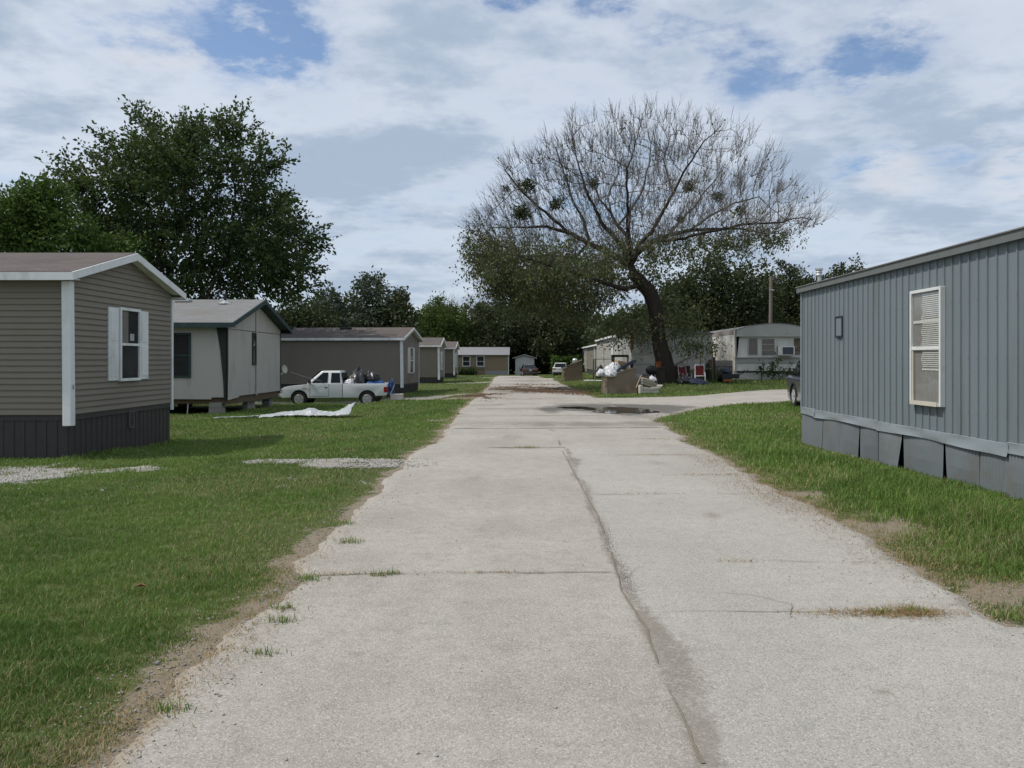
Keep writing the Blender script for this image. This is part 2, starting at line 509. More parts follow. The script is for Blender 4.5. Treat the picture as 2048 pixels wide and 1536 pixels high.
_L = np.array([(-8, -1.6), (3.2, -1.65), (4.3, -1.67), (5.9, -1.68), (8.25, -1.74), (10.6, -1.85), (13.9, -1.84), (17.6, -1.69), (22, -1.85),
               (25.9, -2.0), (35, -2.05), (52, -2.15), (75, -2.7), (85, -3.0), (97, -2.9)])
_R = np.array([(-8, 3.1), (5, 3.02), (5.6, 2.97), (7.8, 3.07), (9.1, 3.04), (11, 3.0), (13.5, 3.13), (16.5, 3.2), (20.3, 3.35), (22, 3.45),
               (33.8, 2.95), (40.6, 2.75), (58.7, 2.4), (75, 1.9), (90, 1.7), (97, 1.7)])


def xl(y):
    y = np.asarray(y, float)
    return np.interp(y, _L[:, 0], _L[:, 1]) + (fbm(y * 0.9, y * 0 + 3.3, 5, 5) - 0.5) * 0.36 + (fbm(y * 4.3, y * 0 + 1.3, 6, 4) - 0.5) * 0.20


def xr(y):
    y = np.asarray(y, float)
    return np.interp(y, _R[:, 0], _R[:, 1]) + (fbm(y * 0.8, y * 0 + 8.1, 9, 5) - 0.5) * 0.50 + (fbm(y * 4.1, y * 0 + 2.3, 10, 4) - 0.5) * 0.20


_CL = np.array([(2.4, 20.5), (3.3, 21.6), (3.8, 22.6), (5, 25.3), (7, 28.6), (10, 30.7), (14, 31.8), (60, 35)])
_CU = np.array([(2.4, 35), (2.9, 34.6), (4, 34.4), (6, 35), (9, 37), (13, 40.2), (20, 43), (60, 52)])


def cyl(x):
    return np.interp(x, _CL[:, 0], _CL[:, 1]) + (fbm(np.asarray(x) * 0.9, np.asarray(x) * 0 + 1.7, 21, 5) - 0.5) * 1.0


def cyu(x):
    return np.interp(x, _CU[:, 0], _CU[:, 1]) + (fbm(np.asarray(x) * 0.9, np.asarray(x) * 0 + 6.7, 23, 5) - 0.5) * 0.9


def dry(x):          # near edge of the apron that opens to the right
    return 4.95 + np.clip(np.asarray(x) - 3.0, -1, 2) * 0.02 + (fbm(np.asarray(x) * 1.1, np.asarray(x) * 0 + 4.7, 33, 5) - 0.5) * 0.35


def paved(x, y):
    """signed distance-like: > 0 inside a paved sheet (metres from its edge, roughly)"""
    x, y = np.asarray(x, float), np.asarray(y, float)
    main = np.minimum(np.minimum(x - xl(y), xr(y) - x), 97 - y)
    cross = np.minimum(np.minimum((y - cyl(x)) * 0.75, (cyu(x) - y) * 0.75), x - 2.4)
    apron = np.minimum(np.minimum(dry(x) - y, x - 2.4), 16 - x)
    return np.maximum(np.maximum(main, cross), apron)


GRAVEL = [((-16, 12.3), (-7.5, 12.3), 1.15, 1.0), ((-7.5, 12.4), (-5.9, 12.5), 0.42, 0.85), ((-4.3, 13.4), (-2.6, 13.2), 0.30, 0.95), ((-3.0, 12.9), (-1.6, 12.7), 0.55, 1.0),
          ((-13, 39.7), (-4.0, 39.6), 1.3, 1.0), ((-4.0, 39.6), (-1.6, 39.0), 1.5, 0.9), ((-12, 60.2), (-2, 60.6), 1.6, 1.0),
          ((-12, 82), (-2, 82), 2.0, 1.0), ((3.5, 27.5), (9.5, 26.5), 1.2, 0.3)]


def gravel_at(x, y):
    x, y = np.asarray(x, float), np.asarray(y, float)
    g = np.zeros_like(x + y)
    for (ax, ay), (bx, by), w, k in GRAVEL:
        t = np.clip(((x - ax) * (bx - ax) + (y - ay) * (by - ay)) / ((bx - ax) ** 2 + (by - ay) ** 2), 0, 1)
        d = np.hypot(x - ax - t * (bx - ax), y - ay - t * (by - ay))
        g = np.maximum(g, k * (1 - sstep(w * 0.55, w * 1.35, d)))
    return g


def dirt_at(x, y):
    p = paved(x, y)
    d = np.exp(-(np.minimum(p, 0) / np.where(x < 0.6, 0.19 + 0.13 * (y < 8) + .06 * (y > 16), 0.17)) ** 2) * np.where(x < 0.6, 0.80, 0.72)
    # bare and worn spots
    for cx, cy, r, k in ((-2.8, 35, 1.6, 1.1), (-2.3, 22, .7, .8), (3.3, 7.9, .7, .9), (3.25, 9.7, .5, .9), (3.2, 13.5, .6, .6), (3.3, 5.6, .6, .9), (-2.2, 3.3, .5, .6),
                         (3.6, 21, .9, .7), (-6.5, 15.0, .5, .3), (-2.5, 44, 1.2, .6), (5, 37.4, 1.2, .3), (11.5, 44, 2.5, .35), (7.9, 45, 1.5, .7)):
        d = np.maximum(d, k * np.exp(-(((x - cx) ** 2 + (y - cy) ** 2) / r ** 2)))
    return d


# ------------------------------------------------------------------ ground sheet
def axis_lines(spec):
    out = [spec[0][0]]
    for a, b, st in spec:
        n = max(1, int(round((b - a) / st)))
        out += list(np.linspace(a, b, n + 1)[1:])
    return np.array(out)


def sheet(name, X, Y, Z, m, attrs, kind="structure"):
    ny, nx = X.shape
    vs = np.stack([X, Y, Z], -1).reshape(-1, 3)
    i = np.arange((ny - 1) * (nx - 1))
    r, c = i // (nx - 1), i % (nx - 1)
    a = r * nx + c
    lp = np.stack([a, a + 1, a + nx + 1, a + nx], -1).ravel()
    o = np_mesh(name, vs, lp, np.full(len(i), 4), m, attrs={k: v.ravel() for k, v in attrs.items()}, smooth=True)
    o["kind"] = kind
    return o


def ground_material():
    m, nt, b = new_mat("ground")
    v = nt.vec("Object")
    n1 = nt.noise(v, 0.6, 6, 0.6)
    n2 = nt.noise(v, 9, 6, 0.65)
    n3 = nt.noise(v, 70, 4, 0.6)
    grass = nt.mix(nt.ramp(n2, 0.3, 0.7), (0.055, 0.076, 0.022), (0.105, 0.120, 0.045))
    grass = nt.mix(nt.ramp(n1, 0.45, 0.75, 0, 0.5), grass, (0.115, 0.115, 0.042))
    grass = nt.mix(nt.ramp(n3, 0.55, 0.8, 0, 0.5), grass, (0.02, 0.03, 0.01))
    soil = nt.mix(n2, (0.265, 0.22, 0.165), (0.18, 0.15, 0.115))
    soil = nt.mix(nt.ramp(n3, 0.5, 0.75), soil, (0.30, 0.26, 0.2))
    vo = nt.n("ShaderNodeTexVoronoi", i={"Scale": 26.0})
    nt.link(v, vo.inputs["Vector"])
    hs = nt.n("ShaderNodeSeparateColor")
    nt.link(vo.outputs["Color"], hs.inputs[0])
    stone = nt.mix(hs.outputs[0], (0.26, 0.245, 0.22), (0.44, 0.42, 0.385))
    stone = nt.mix(nt.ramp(vo.outputs["Distance"], 0.3, 0.75), stone, (0.16, 0.14, 0.115))
    stone = nt.mix(nt.ramp(n2, 0.45, 0.7, 0, 0.5), stone, (0.25, 0.22, 0.18))
    br = nt.math("MULTIPLY", nt.math("SUBTRACT", nt.noise(v, 3.2, 7, 0.72), 0.5), 2.0)
    dm = nt.ramp(nt.math("ADD", nt.attr("dirt"), br), 0.42, 0.62)
    gm = nt.ramp(nt.math("ADD", nt.attr("gravel"), br), 0.35, 0.9)
    col = nt.mix(gm, nt.mix(dm, grass, soil), stone)
    nt.link(col, b.inputs["Base Color"])
    b.inputs["Roughness"].default_value = 0.95
    b.inputs["Specular IOR Level"].default_value = 0.12
    hh = nt.math("ADD", n3, nt.math("MULTIPLY", vo.outputs["Distance"], nt.math("MULTIPLY", gm, -1.2)))
    bp = nt.n("ShaderNodeBump", i={"Height": hh, "Strength": 0.6, "Distance": 0.03})
    nt.link(bp.outputs[0], b.inputs["Normal"])
    return m


gx = axis_lines([(-400, -60, 34), (-60, -18, 3), (-18, 18, 0.2), (18, 60, 3), (60, 400, 34)])
gy = axis_lines([(-60, -6, 6), (-6, 2, 1), (2, 48, 0.2), (48, 110, 1.0), (110, 200, 10), (200, 900, 100)])
GX, GY = np.meshgrid(gx, gy)
PV = paved(GX, GY)
GZ = hgt(GX, GY) + (fbm(GX * 1.3, GY * 1.3, 2) - 0.5) * 0.05 * (PV < 0) - 0.10 * sstep(0.0, 0.5, PV)
ground = sheet("ground", GX, GY, GZ, ground_material(), {"dirt": dirt_at(GX, GY), "gravel": gravel_at(GX, GY)})


# ------------------------------------------------------------------ road sheets
def road_attrs(x, y):
    p = paved(x, y)
    n = fbm(x * 1.7, y * 1.7, 41, 5)
    dirt = np.exp(-(np.maximum(p, 0) / 0.16) ** 2) * (0.15 + 1.0 * n)
    st = np.zeros_like(x)
    seam = 0.70 + (fbm(y * 0.8, y * 0, 51, 4) - 0.5) * 0.16
    dx = x - seam
    wdt = 0.045 + 0.09 * sstep(0.45, 0.7, fbm(y * 0.7, y * 0 + 2, 52, 3)) + 0.075 * np.exp(-((y - 4.4) / 0.6) ** 2)
    fade = (1 - sstep(14.3, 15.2, y))
    st = np.maximum(st, fade * (1 - sstep(wdt * 0.5, wdt * 1.5, np.abs(dx - wdt * 0.5))) * (0.36 + 0.6 * fbm(x * 5, y * 2, 53, 4)))
    # damp, dirty dips: across the road before the turning, leaf litter beyond it
    for cx, cy, rx, ry, k in ((1.6, 20.3, 4.5, 1.0, 1.1), (0.6, 43.5, 2.8, 4.6, 1.9), (1.6, 40.2, 2.2, 1.4, 1.3), (0.6, 47.5, 2.6, 1.6, 1.2), (-1.0, 39, 1.2, 1.6, 1.0), (-2.2, 35.6, 1.0, 3.0, 1.0), (-1.9, 24, .5, 3.0, .6), (0.1, 26.0, 1.9, 0.5, .6),
                              (0.3, 78, 1.6, 2.0, 1.2), (0.9, 4.2, 0.35, .9, .4), (0.1, 52, 2, 2.0, .7), (0.5, 62, 2.2, 5, 1.0), (0.2, 88, 2, 5, .8), (0.8, 23.3, 2.5, .5, .8), (-1.2, 29, 1.2, 1.0, .8), (0.4, 33.5, 2.4, .9, .8), (-1.6, 9.8, .5, 1.8, .35), (3.0, 34, 2.0, 1.4, .4), (2.9, 8.8, .5, 1.4, .5), (2.8, 6.5, .5, .6, .6),
                              (3.4, 22.6, .9, 1.6, .8), (2.9, 5.3, .6, .35, .6), (-.4, 7.6, .10, .22, .7), (1.9, 8.3, .13, .28, .6), (-.6, 11, .2, .4, .7), (2.0, 12.6, .25, .5, .6), (-.9, 4.4, .05, .06, .8), (1.7, 3.9, .06, .05, .7), (-.2, 17, .4, .8, .6)):
        st = np.maximum(st, k * np.exp(-(((x - cx) / rx) ** 2 + ((y - cy) / ry) ** 2)) * (0.25 + 1.1 * fbm(x * 2.2, y * 1.1, 61, 5)))
    wet = np.exp(-(((x - 3.0) / 2.7) ** 2 + ((y - 26.6) / 3.3) ** 2) * 0.9) * (0.15 + 1.35 * fbm(x * 1.3, y * 0.8, 71, 5))
    lane = sstep(-.03, .03, dx)
    return {"dirt": dirt, "stain": st, "wet": wet, "lane": lane * fade}


def road_material():
    m, nt, b = new_mat("worn_chip_seal")
    v = nt.vec("Object")
    vo = nt.n("ShaderNodeTexVoronoi", i={"Scale": 135.0, "Randomness": 1.0})
    nt.link(v, vo.inputs["Vector"])
    hs = nt.n("ShaderNodeSeparateColor")
    nt.link(vo.outputs["Color"], hs.inputs[0])
    big = nt.noise(v, 0.55, 6, 0.62)
    track = nt.noise(nt.vec("Object", (1.6, 0.10, 1)), 1.1, 4, 0.55)
    mid = nt.noise(v, 7, 6, 0.7)
    fin = nt.noise(v, 260, 3, 0.7)
    col = nt.mix(nt.ramp(big, 0.3, 0.7), (0.295, 0.270, 0.232), (0.395, 0.366, 0.322))
    col = nt.mix(nt.ramp(track, 0.40, 0.68, 0, 0.40), col, (0.41, 0.385, 0.345))
    col = nt.mix(nt.ramp(mid, 0.42, 0.72, 0, 0.6), col, (0.245, 0.228, 0.198))
    col = nt.mix(nt.math("MULTIPLY", nt.attr("lane"), 0.30), col, (0.40, 0.392, 0.37))
    # the single chips: dark, pale and the binder between
    col = nt.mix(nt.ramp(hs.outputs[0], 0.66, 0.96, 0, 0.5), col, (0.54, 0.52, 0.485))
    col = nt.mix(nt.ramp(hs.outputs[1], 0.70, 0.95, 0, 0.6), col, (0.175, 0.165, 0.15))
    col = nt.mix(nt.ramp(fin, 0.5, 0.72, 0, 0.5), col, (0.21, 0.202, 0.188))
    br = nt.math("MULTIPLY", nt.math("SUBTRACT", nt.noise(v, 14, 7, 0.7), 0.5), 0.9)
    gr = nt.math("MULTIPLY", nt.math("SUBTRACT", nt.noise(v, 38, 8, 0.75), 0.5), 1.5)
    sm = nt.ramp(nt.math("ADD", nt.math("ADD", nt.attr("stain"), br), gr), 0.22, 0.85, 0, 0.85)
    col = nt.mix(sm, col, nt.mix(mid, (0.15, 0.13, 0.105), (0.25, 0.225, 0.19)))
    dm = nt.ramp(nt.math("ADD", nt.attr("dirt"), br), 0.35, 0.75, 0, 0.9)
    col = nt.mix(dm, col, nt.mix(mid, (0.26, 0.22, 0.17), (0.33, 0.295, 0.24)))
    wm = nt.ramp(nt.math("ADD", nt.attr("wet"), nt.math("MULTIPLY", br, 0.6)), 0.3, 0.55, 0, 1)
    col = nt.mix(nt.math("MULTIPLY", wm, 0.8), col, (0.085, 0.075, 0.06))
    nt.link(col, b.inputs["Base Color"])
    nt.link(nt.math("SUBTRACT", 0.93, nt.math("MULTIPLY", wm, 0.5)), b.inputs["Roughness"])
    b.inputs["Specular IOR Level"].default_value = 0.22
    hh = nt.math("ADD", nt.math("MULTIPLY", vo.outputs["Distance"], -0.7), fin)
    bp = nt.n("ShaderNodeBump", i={"Height": hh, "Strength": 0.55, "Distance": 0.006})
    nt.link(bp.outputs[0], b.inputs["Normal"])
    return m


M["road"] = road_material()
ry = [-6.0]
while ry[-1] < 97:
    ry.append(ry[-1] + max(0.04, 0.006 * abs(ry[-1]) if ry[-1] > 0 else 0.3))
ry = np.array(ry)
ts = np.linspace(0, 1, 96)
RX = xl(ry)[:, None] * (1 - ts) + xr(ry)[:, None] * ts
RY = np.repeat(ry[:, None], len(ts), 1)
edge = np.minimum(RX - xl(ry)[:, None], xr(ry)[:, None] - RX)
ROADZ = lambda x, y: hgt(x, y) + 0.03
RZ = ROADZ(RX, RY) - 0.035 * (1 - sstep(0.0, 0.10, edge)) + (fbm(RX * 0.6, RY * 0.6, 77, 3) - 0.5) * 0.012
road = sheet("road", RX, RY, RZ, M["road"], road_attrs(RX, RY))

cx = axis_lines([(2.4, 14, 0.12), (14, 60, 1.0)])
ts = np.linspace(0, 1, 90)
CX = np.repeat(cx[None, :], len(ts), 0)
CY = cyl(cx)[None, :] * (1 - ts[:, None]) + cyu(cx)[None, :] * ts[:, None]
CZ = hgt(CX, CY) + 0.022 - 0.03 * (1 - sstep(0.0, 0.15, np.minimum(CY - cyl(cx)[None, :], cyu(cx)[None, :] - CY)))
cross = sheet("side_road", CX, CY, CZ, M["road"], road_attrs(CX, CY))
ax_ = axis_lines([(2.4, 16, 0.1)])
ts = np.linspace(0, 1, 80)
AX = np.repeat(ax_[None, :], len(ts), 0)
AY = -6 * (1 - ts[:, None]) + dry(ax_)[None, :] * ts[:, None]
AZ = hgt(AX, AY) + 0.022 - 0.025 * (1 - sstep(0, 0.12, dry(ax_)[None, :] - AY))
apron = sheet("driveway", AX, AY, AZ, M["road"], road_attrs(AX, AY))

# the puddle in the dip where the side road turns off
pm, nt, pb = new_mat("puddle_water")
pb.inputs["Base Color"].default_value = (0.030, 0.025, 0.019, 1)
pb.inputs["Roughness"].default_value = 0.03
pb.inputs["Specular IOR Level"].default_value = 0.5
bp = nt.n("ShaderNodeBump", i={"Height": nt.noise(nt.vec("Object"), 9, 3), "Strength": 0.02, "Distance": 0.02})
nt.link(bp.outputs[0], pb.inputs["Normal"])
for (pcx, pcy, prx, pry, seed) in ((2.95, 25.6, 1.0, 1.75, 3), (1.75, 27.1, 0.62, 0.55, 8)):
    mb = MB()
    ring = []
    for k in range(72):
        a = 2 * math.pi * k / 72
        rr = 1 + (float(fbm(np.array([math.cos(a) * 2 + seed]), np.array([math.sin(a) * 2]), seed, 4)[0]) - 0.5) * 1.1
        ring.append((pcx + math.cos(a) * prx * rr, pcy + math.sin(a) * pry * rr))
    zz = float(ROADZ(np.array([pcx]), np.array([pcy]))[0]) + 0.010
    mb.add([(x, y, zz) for x, y in ring], [tuple(range(72))])
    p = mb.build("puddle", pm)
    p["kind"] = "structure"


# cracks and joints in the surface
def crack_ribbon(mb, pts, w, seed, step=0.05, gap=0.25, jit=0.03):
    r = random.Random(seed)
    P = []
    for (x0, y0), (x1, y1) in zip(pts[:-1], pts[1:]):
        L = math.hypot(x1 - x0, y1 - y0)
        n = max(2, int(L / step))
        for k in range(n):
            P.append((x0 + (x1 - x0) * k / n, y0 + (y1 - y0) * k / n))
    P.append(pts[-1])
    P = np.array(P)
    s = np.arange(len(P)) * step
    d = np.gradient(P, axis=0)
    d /= np.linalg.norm(d, axis=1)[:, None] + 1e-9
    nrm = np.stack([-d[:, 1], d[:, 0]], -1)
    off = (fbm(s * 2.2, s * 0, seed, 4) - 0.5) * jit * 2.2 + (fbm(s * 11, s * 0, seed + 3, 3) - 0.5) * jit * 0.8
    P = P + nrm * off[:, None]
    wid = w * (0.25 + 1.5 * fbm(s * 3, s * 0 + 9, seed + 5, 4))
    nz = fbm(s * 1.1, s * 0 + 4, seed + 9, 3)
    on = nz > gap
    wid = wid * sstep(gap, gap + .16, nz)
    z = ROADZ(P[:, 0], P[:, 1]) + 0.007
    for k in range(len(P) - 1):
        wid[k:k + 2] = np.maximum(wid[k:k + 2], 0.0012)
        if on[k]:
            a, b_ = P[k] - nrm[k] * wid[k] / 2, P[k] + nrm[k] * wid[k] / 2
            c, e = P[k + 1] + nrm[k + 1] * wid[k + 1] / 2, P[k + 1] - nrm[k + 1] * wid[k + 1] / 2
            mb.add([(a[0], a[1], z[k]), (b_[0], b_[1], z[k]), (c[0], c[1], z[k + 1]), (e[0], e[1], z[k + 1])], [(0, 1, 2, 3)])


mb = MB()
crack_ribbon(mb, [(-1.6, 6.0), (-0.4, 6.08), (0.65, 6.12)], 0.011, 1, gap=0.25)
crack_ribbon(mb, [(0.75, 6.4), (1.6, 6.5), (2.8, 6.35)], 0.006, 2, gap=0.42)
crack_ribbon(mb, [(0.75, 9.6), (1.7, 9.65), (2.9, 9.6)], 0.010, 3, gap=0.35)
crack_ribbon(mb, [(-0.6, 14.8), (0.1, 14.7), (0.75, 14.85)], 0.045, 4, gap=0.2)
crack_ribbon(mb, [(-1.6, 18.9), (0.5, 19.0), (3.2, 19.2)], 0.06, 5, gap=0.12)
crack_ribbon(mb, [(-1.5, 26.6), (0.2, 26.9), (1.4, 26.4)], 0.10, 6, gap=0.1)
crack_ribbon(mb, [(0.75, 5.12), (1.6, 5.15), (2.6, 5.1)], 0.006, 7, gap=0.35)
crack_ribbon(mb, [(0.7, 3.2), (0.68, 4.0), (0.72, 4.8), (0.66, 5.6), (0.72, 7), (0.74, 9), (0.7, 11), (0.66, 14.2)], 0.012, 8, gap=0.14, jit=0.012, step=0.015)
for sd_, ox_ in ():
    crack_ribbon(mb, [(0.7 + ox_, 3.2), (0.68 + ox_, 4.0), (0.72 + ox_, 4.8), (0.66 + ox_, 5.6), (0.72 + ox_, 7), (0.74 + ox_, 9), (0.7 + ox_, 11), (0.66 + ox_, 14.2)], 0.004, sd_, gap=0.56, jit=0.02, step=0.015)
crack_ribbon(mb, [(0.8, 5.5), (1.15, 5.58), (1.5, 5.5), (1.7, 5.28), (1.62, 5.0), (1.3, 4.86), (0.95, 4.9)], 0.0045, 9, gap=0.42)
crack_ribbon(mb, [(1.05, 5.5), (1.08, 5.2), (1.2, 4.9)], 0.004, 10, gap=0.4)
crack_ribbon(mb, [(0.9, 30), (2.0, 29.6), (3.2, 30.2)], 0.08, 13, gap=0.3)
crack_ribbon(mb, [(0.6, 18.6), (0.72, 17.2), (0.66, 15.2)], 0.02, 14, gap=0.5)
crack_ribbon(mb, [(0.7, 5.9), (1.0, 6.5), (1.5, 7.0)], 0.0045, 16, gap=0.5)
cm = mat("crack_dirt", (0.15, 0.13, 0.105), (0.22, 0.195, 0.155), scale=5, rough=1.0, spec=0.05)
ck = mb.build("road_crack", cm)
ck["kind"] = "structure"


# ------------------------------------------------------------------ grass
HOUSE_RECTS = [(-23, -8.0, 14.5, 18.75), (-26, -10.1, 28, 34.3), (5.5, 9.8, 5.2, 16.3), (12.3, 16.8, 48, 60), (6.3, 11.1, 48.6, 58)]


def blade_mesh(name, x, y, z, h, w, ang, lean, v, m, kind="stuff"):
    n = len(x)
    ca, sa = np.cos(ang), np.sin(ang)
    la = ang + np.pi / 2 + rng.normal(0, 0.6, n)
    lx, ly = np.cos(la) * lean * h, np.sin(la) * lean * h
    B = np.stack([x, y, z], -1)
    sd = np.stack([ca * w / 2, sa * w / 2, 0 * w], -1)
    mid = B + np.stack([lx * 0.3, ly * 0.3, h * 0.6], -1)
    tip = B + np.stack([lx, ly, h * np.sqrt(np.maximum(0.15, 1 - lean ** 2 * 0.5))], -1)
    V = np.stack([B - sd, B + sd, mid + sd * 0.75, mid - sd * 0.75, tip], 1).reshape(-1, 3)
    b = np.arange(n)[:, None] * 5
    lp = np.concatenate([b + 0, b + 1, b + 2, b + 3, b + 3, b + 2, b + 4], 1).ravel()
    sz = np.tile([4, 3], n)
    o = np_mesh(name, V, lp, sz, m, attrs={"v": np.repeat(v, 5)})
    o["kind"] = kind
    return o


def scatter_lawn(n, d0, d1, a0, a1):
    d = np.exp(rng.uniform(math.log(d0), math.log(d1), n))
    t = rng.uniform(a0, a1, n)
    x, y = t * d, d
    p = paved(x, y)
    g, dt = gravel_at(x, y), dirt_at(x, y)
    br = (fbm(x * 3.2, y * 3.2, 91, 5) - 0.5) * 1.5
    keep = (p < -0.02) & (rng.random(n) > sstep(0.30, 0.95, g + br) * 0.96) & (rng.random(n) > sstep(0.35, 0.85, dt + br * 0.8) * 0.95)
    for x0, x1, y0, y1 in HOUSE_RECTS:
        keep &= ~((x > x0) & (x < x1) & (y > y0) & (y < y1))
    keep &= (y > 16) | (rng.random(n) < sstep(0.02, 0.48, fbm(x * 6.5, y * 6.5, 103, 3)))
    x, y, p, d = x[keep], y[keep], p[keep], d[keep]
    n = len(x)
    hp = fbm(x * 0.9, y * 0.9, 95, 4)
    edge = sstep(0.0, 0.9, -p)
    left = x < 0.6
    near = np.where(left, 0.020 + 0.026 * edge + 0.05 * np.maximum(hp - 0.45, 0), 0.038 + 0.085 * sstep(0, 1.3, -p) + 0.09 * np.maximum(hp - 0.45, 0))
    far = np.where(left, 0.040 + 0.035 * hp, 0.055 + 0.05 * hp)
    fz = sstep(10, 24, y)
    h = (near * (1 - fz) + far * fz) * rng.uniform(0.55, 1.35, n)
    # long grass round the truck, under the crawl space, along the trailer skirting and the wooden boxes
    h *= 1 + 1.3 * np.exp(-(((x + 8.5) / 3.5) ** 2 + ((y - 37.0) / 1.2) ** 2)) + 0.9 * np.exp(-(((x + 9.6) / 1.2) ** 2 + ((y - 30) / 3.0) ** 2))
    h *= 1 - 0.6 * np.exp(-((x - 5.4) / 0.5) ** 2) * (y < 17) + 0.8 * np.exp(-((x + 7.9) / 0.2) ** 2) * (y > 14) * (y < 19)
    h *= 1 + 0.8 * (x > 6) * sstep(42, 46, y)
    tuft = fbm(x * 6.5, y * 6.5, 103, 3)
    h *= np.where(y < 16, 0.62 + 0.8 * tuft, 1.0)
    z = hgt(x, y) + (fbm(x * 1.3, y * 1.3, 2) - 0.5) * 0.05 - 0.01
    w = np.maximum(rng.uniform(0.0028, 0.006, n), d * 0.0007)
    lean = rng.uniform(0.1, 0.95, n)
    tone = fbm(x * 0.35, y * 0.35, 97, 3) * 0.55 + fbm(x * 1.7, y * 1.7, 98, 3) * 0.45 + 0.05 * (y > 14) - 0.04 * (x < -2) * (y < 10)
    v = np.clip((tone - 0.5) * 2.4 + rng.uniform(0.1, 0.75, n), 0, 0.82)
    dryp = 0.05 + 0.22 * sstep(0.50, 0.66, fbm(x * 0.55, y * 0.55, 101, 4)) + 0.5 * np.exp(-(p / 0.28) ** 2) + 0.30 * sstep(0.5, 0.72, fbm(x * 1.1, y * 1.1, 99, 4)) * left * (y < 13) * sstep(-2.4, 0, p)
    v = np.where(rng.random(n) < dryp, rng.uniform(0.93, 1.0, n), v)
    return x, y, z, h, w, rng.uniform(0, 6.28, n), lean, v


M["grass"] = leaf_mat("grass_blades", (0.078, 0.158, 0.030), (0.190, 0.300, 0.062), (0.38, 0.32, 0.17), trans=0.35, rough=0.5)
blade_mesh("grass", *scatter_lawn(1000000, 2.6, 34, -0.80, 0.80), M["grass"])
blade_mesh("far_grass", *scatter_lawn(230000, 30, 100, -0.6, 0.6), M["grass"])

blade_mesh("side_grass", *[np.concatenate(q) for q in zip(scatter_lawn(90000, 2.6, 10, .8, 1.7), scatter_lawn(90000, 2.6, 10, -1.7, -.8))], M["grass"])

# dry clippings and straw lying along the right edge and in the joint of the road
px_, py_ = [], []
for cx, cy, sx, sy, n in ((2.25, 5.10, 0.24, 0.05, 1100), (2.42, 5.12, 0.08, 0.07, 500), (2.9, 9.9, .22, .7, 1500), (3.0, 8.2, .2, .8, 1700), (2.95, 12.6, .2, .9, 1500), (2.3, 13.6, .45, .05, 350), (2.6, 11.2, .3, .06, 260),
                          (3.25, 6.2, .3, .5, 1700), (-1.65, 4.6, .12, .6, 900), (-1.75, 6.2, .12, .7, 700), (-1.7, 3.6, .12, .4, 700), (-1.3, 6.03, .3, .02, 160), (-0.3, 6.08, .3, .015, 120), (2.6, 16.4, .3, .08, 260), (-0.1, 14.75, .3, .04, 200), (1.7, 6.42, .12, .015, 60), (1.4, 9.63, .3, .02, 100)):
    px_.append(rng.normal(cx, sx, n))
    py_.append(rng.normal(cy, sy, n))
sx_, sy_ = np.concatenate(px_), np.concatenate(py_)
n = len(sx_)
sz_ = np.where(paved(sx_, sy_) > 0.05, ROADZ(sx_, sy_) + 0.004, hgt(sx_, sy_) + 0.01)
blade_mesh("dry_grass", sx_, sy_, sz_, rng.uniform(0.010, 0.032, n), rng.uniform(0.002, 0.005, n), rng.uniform(0, 6.28, n), rng.uniform(1.0, 2.6, n), rng.random(n), M["straw"])

# dead leaves blown together on the far part of the road
lx, ly = [], []
for cx, cy, sx, sy, n in ((0.4, 43.6, 1.5, 1.6, 5200), (1.8, 41.0, 0.8, 0.8, 1500), (-1.9, 36.0, .5, 1.8, 1600), (0.6, 47.5, 1.6, .8, 1500), (0.4, 78, 1.0, 1.0, 900), (2.6, 39.0, .6, 1.3, 900), (0.5, 52, 1.5, 1.5, 700)):
    lx.append(rng.normal(cx, sx, n))
    ly.append(rng.normal(cy, sy, n))
lx, ly = np.concatenate(lx), np.concatenate(ly)
kk = fbm(lx * .9, ly * .5, 66, 4) > .47
lx, ly = lx[kk], ly[kk]
n = len(lx)
M["litter"] = leaf_mat("dead_leaves", (0.10, 0.055, 0.03), (0.17, 0.10, 0.055), trans=0.1)
blade_mesh("leaf_litter", lx, ly, ROADZ(lx, ly) + .006, rng.uniform(0.015, 0.04, n), rng.uniform(0.03, 0.07, n), rng.uniform(0, 6.28, n), rng.uniform(1.0, 2.4, n), rng.random(n), M["litter"])

# a few green tufts growing out of the road joints and the bare edge
tx, ty = [], []
for cx, cy, s, n in ((-1.05, 6.0, .05, 60), (-0.95, 6.05, .03, 40), (0.05, 14.75, .10, 90), (2.42, 5.12, .05, 70), (2.2, 5.1, .04, 40), (-1.55, 5.9, .08, 120), (-1.5, 7.1, .07, 110), (-1.45, 4.95, .05, 70), (-1.52, 5.2, .05, 60), (-1.6, 3.7, .05, 70), (-1.75, 7.9, .08, 120), (-1.4, 4.4, .05, 50), (3.0, 5.05, .09, 160), (3.15, 5.0, .1, 160)):
    tx.append(rng.normal(cx, s, n))
    ty.append(rng.normal(cy, s * 0.6, n))
tx, ty = np.concatenate(tx), np.concatenate(ty)
n = len(tx)
blade_mesh("weeds", tx, ty, ROADZ(tx, ty), rng.uniform(0.02, 0.06, n), rng.uniform(0.004, 0.007, n), rng.uniform(0, 6.28, n), rng.uniform(0.3, 1.1, n), np.where(rng.random(n) < .25, .97, rng.uniform(.2, .7, n)), M["grass"])


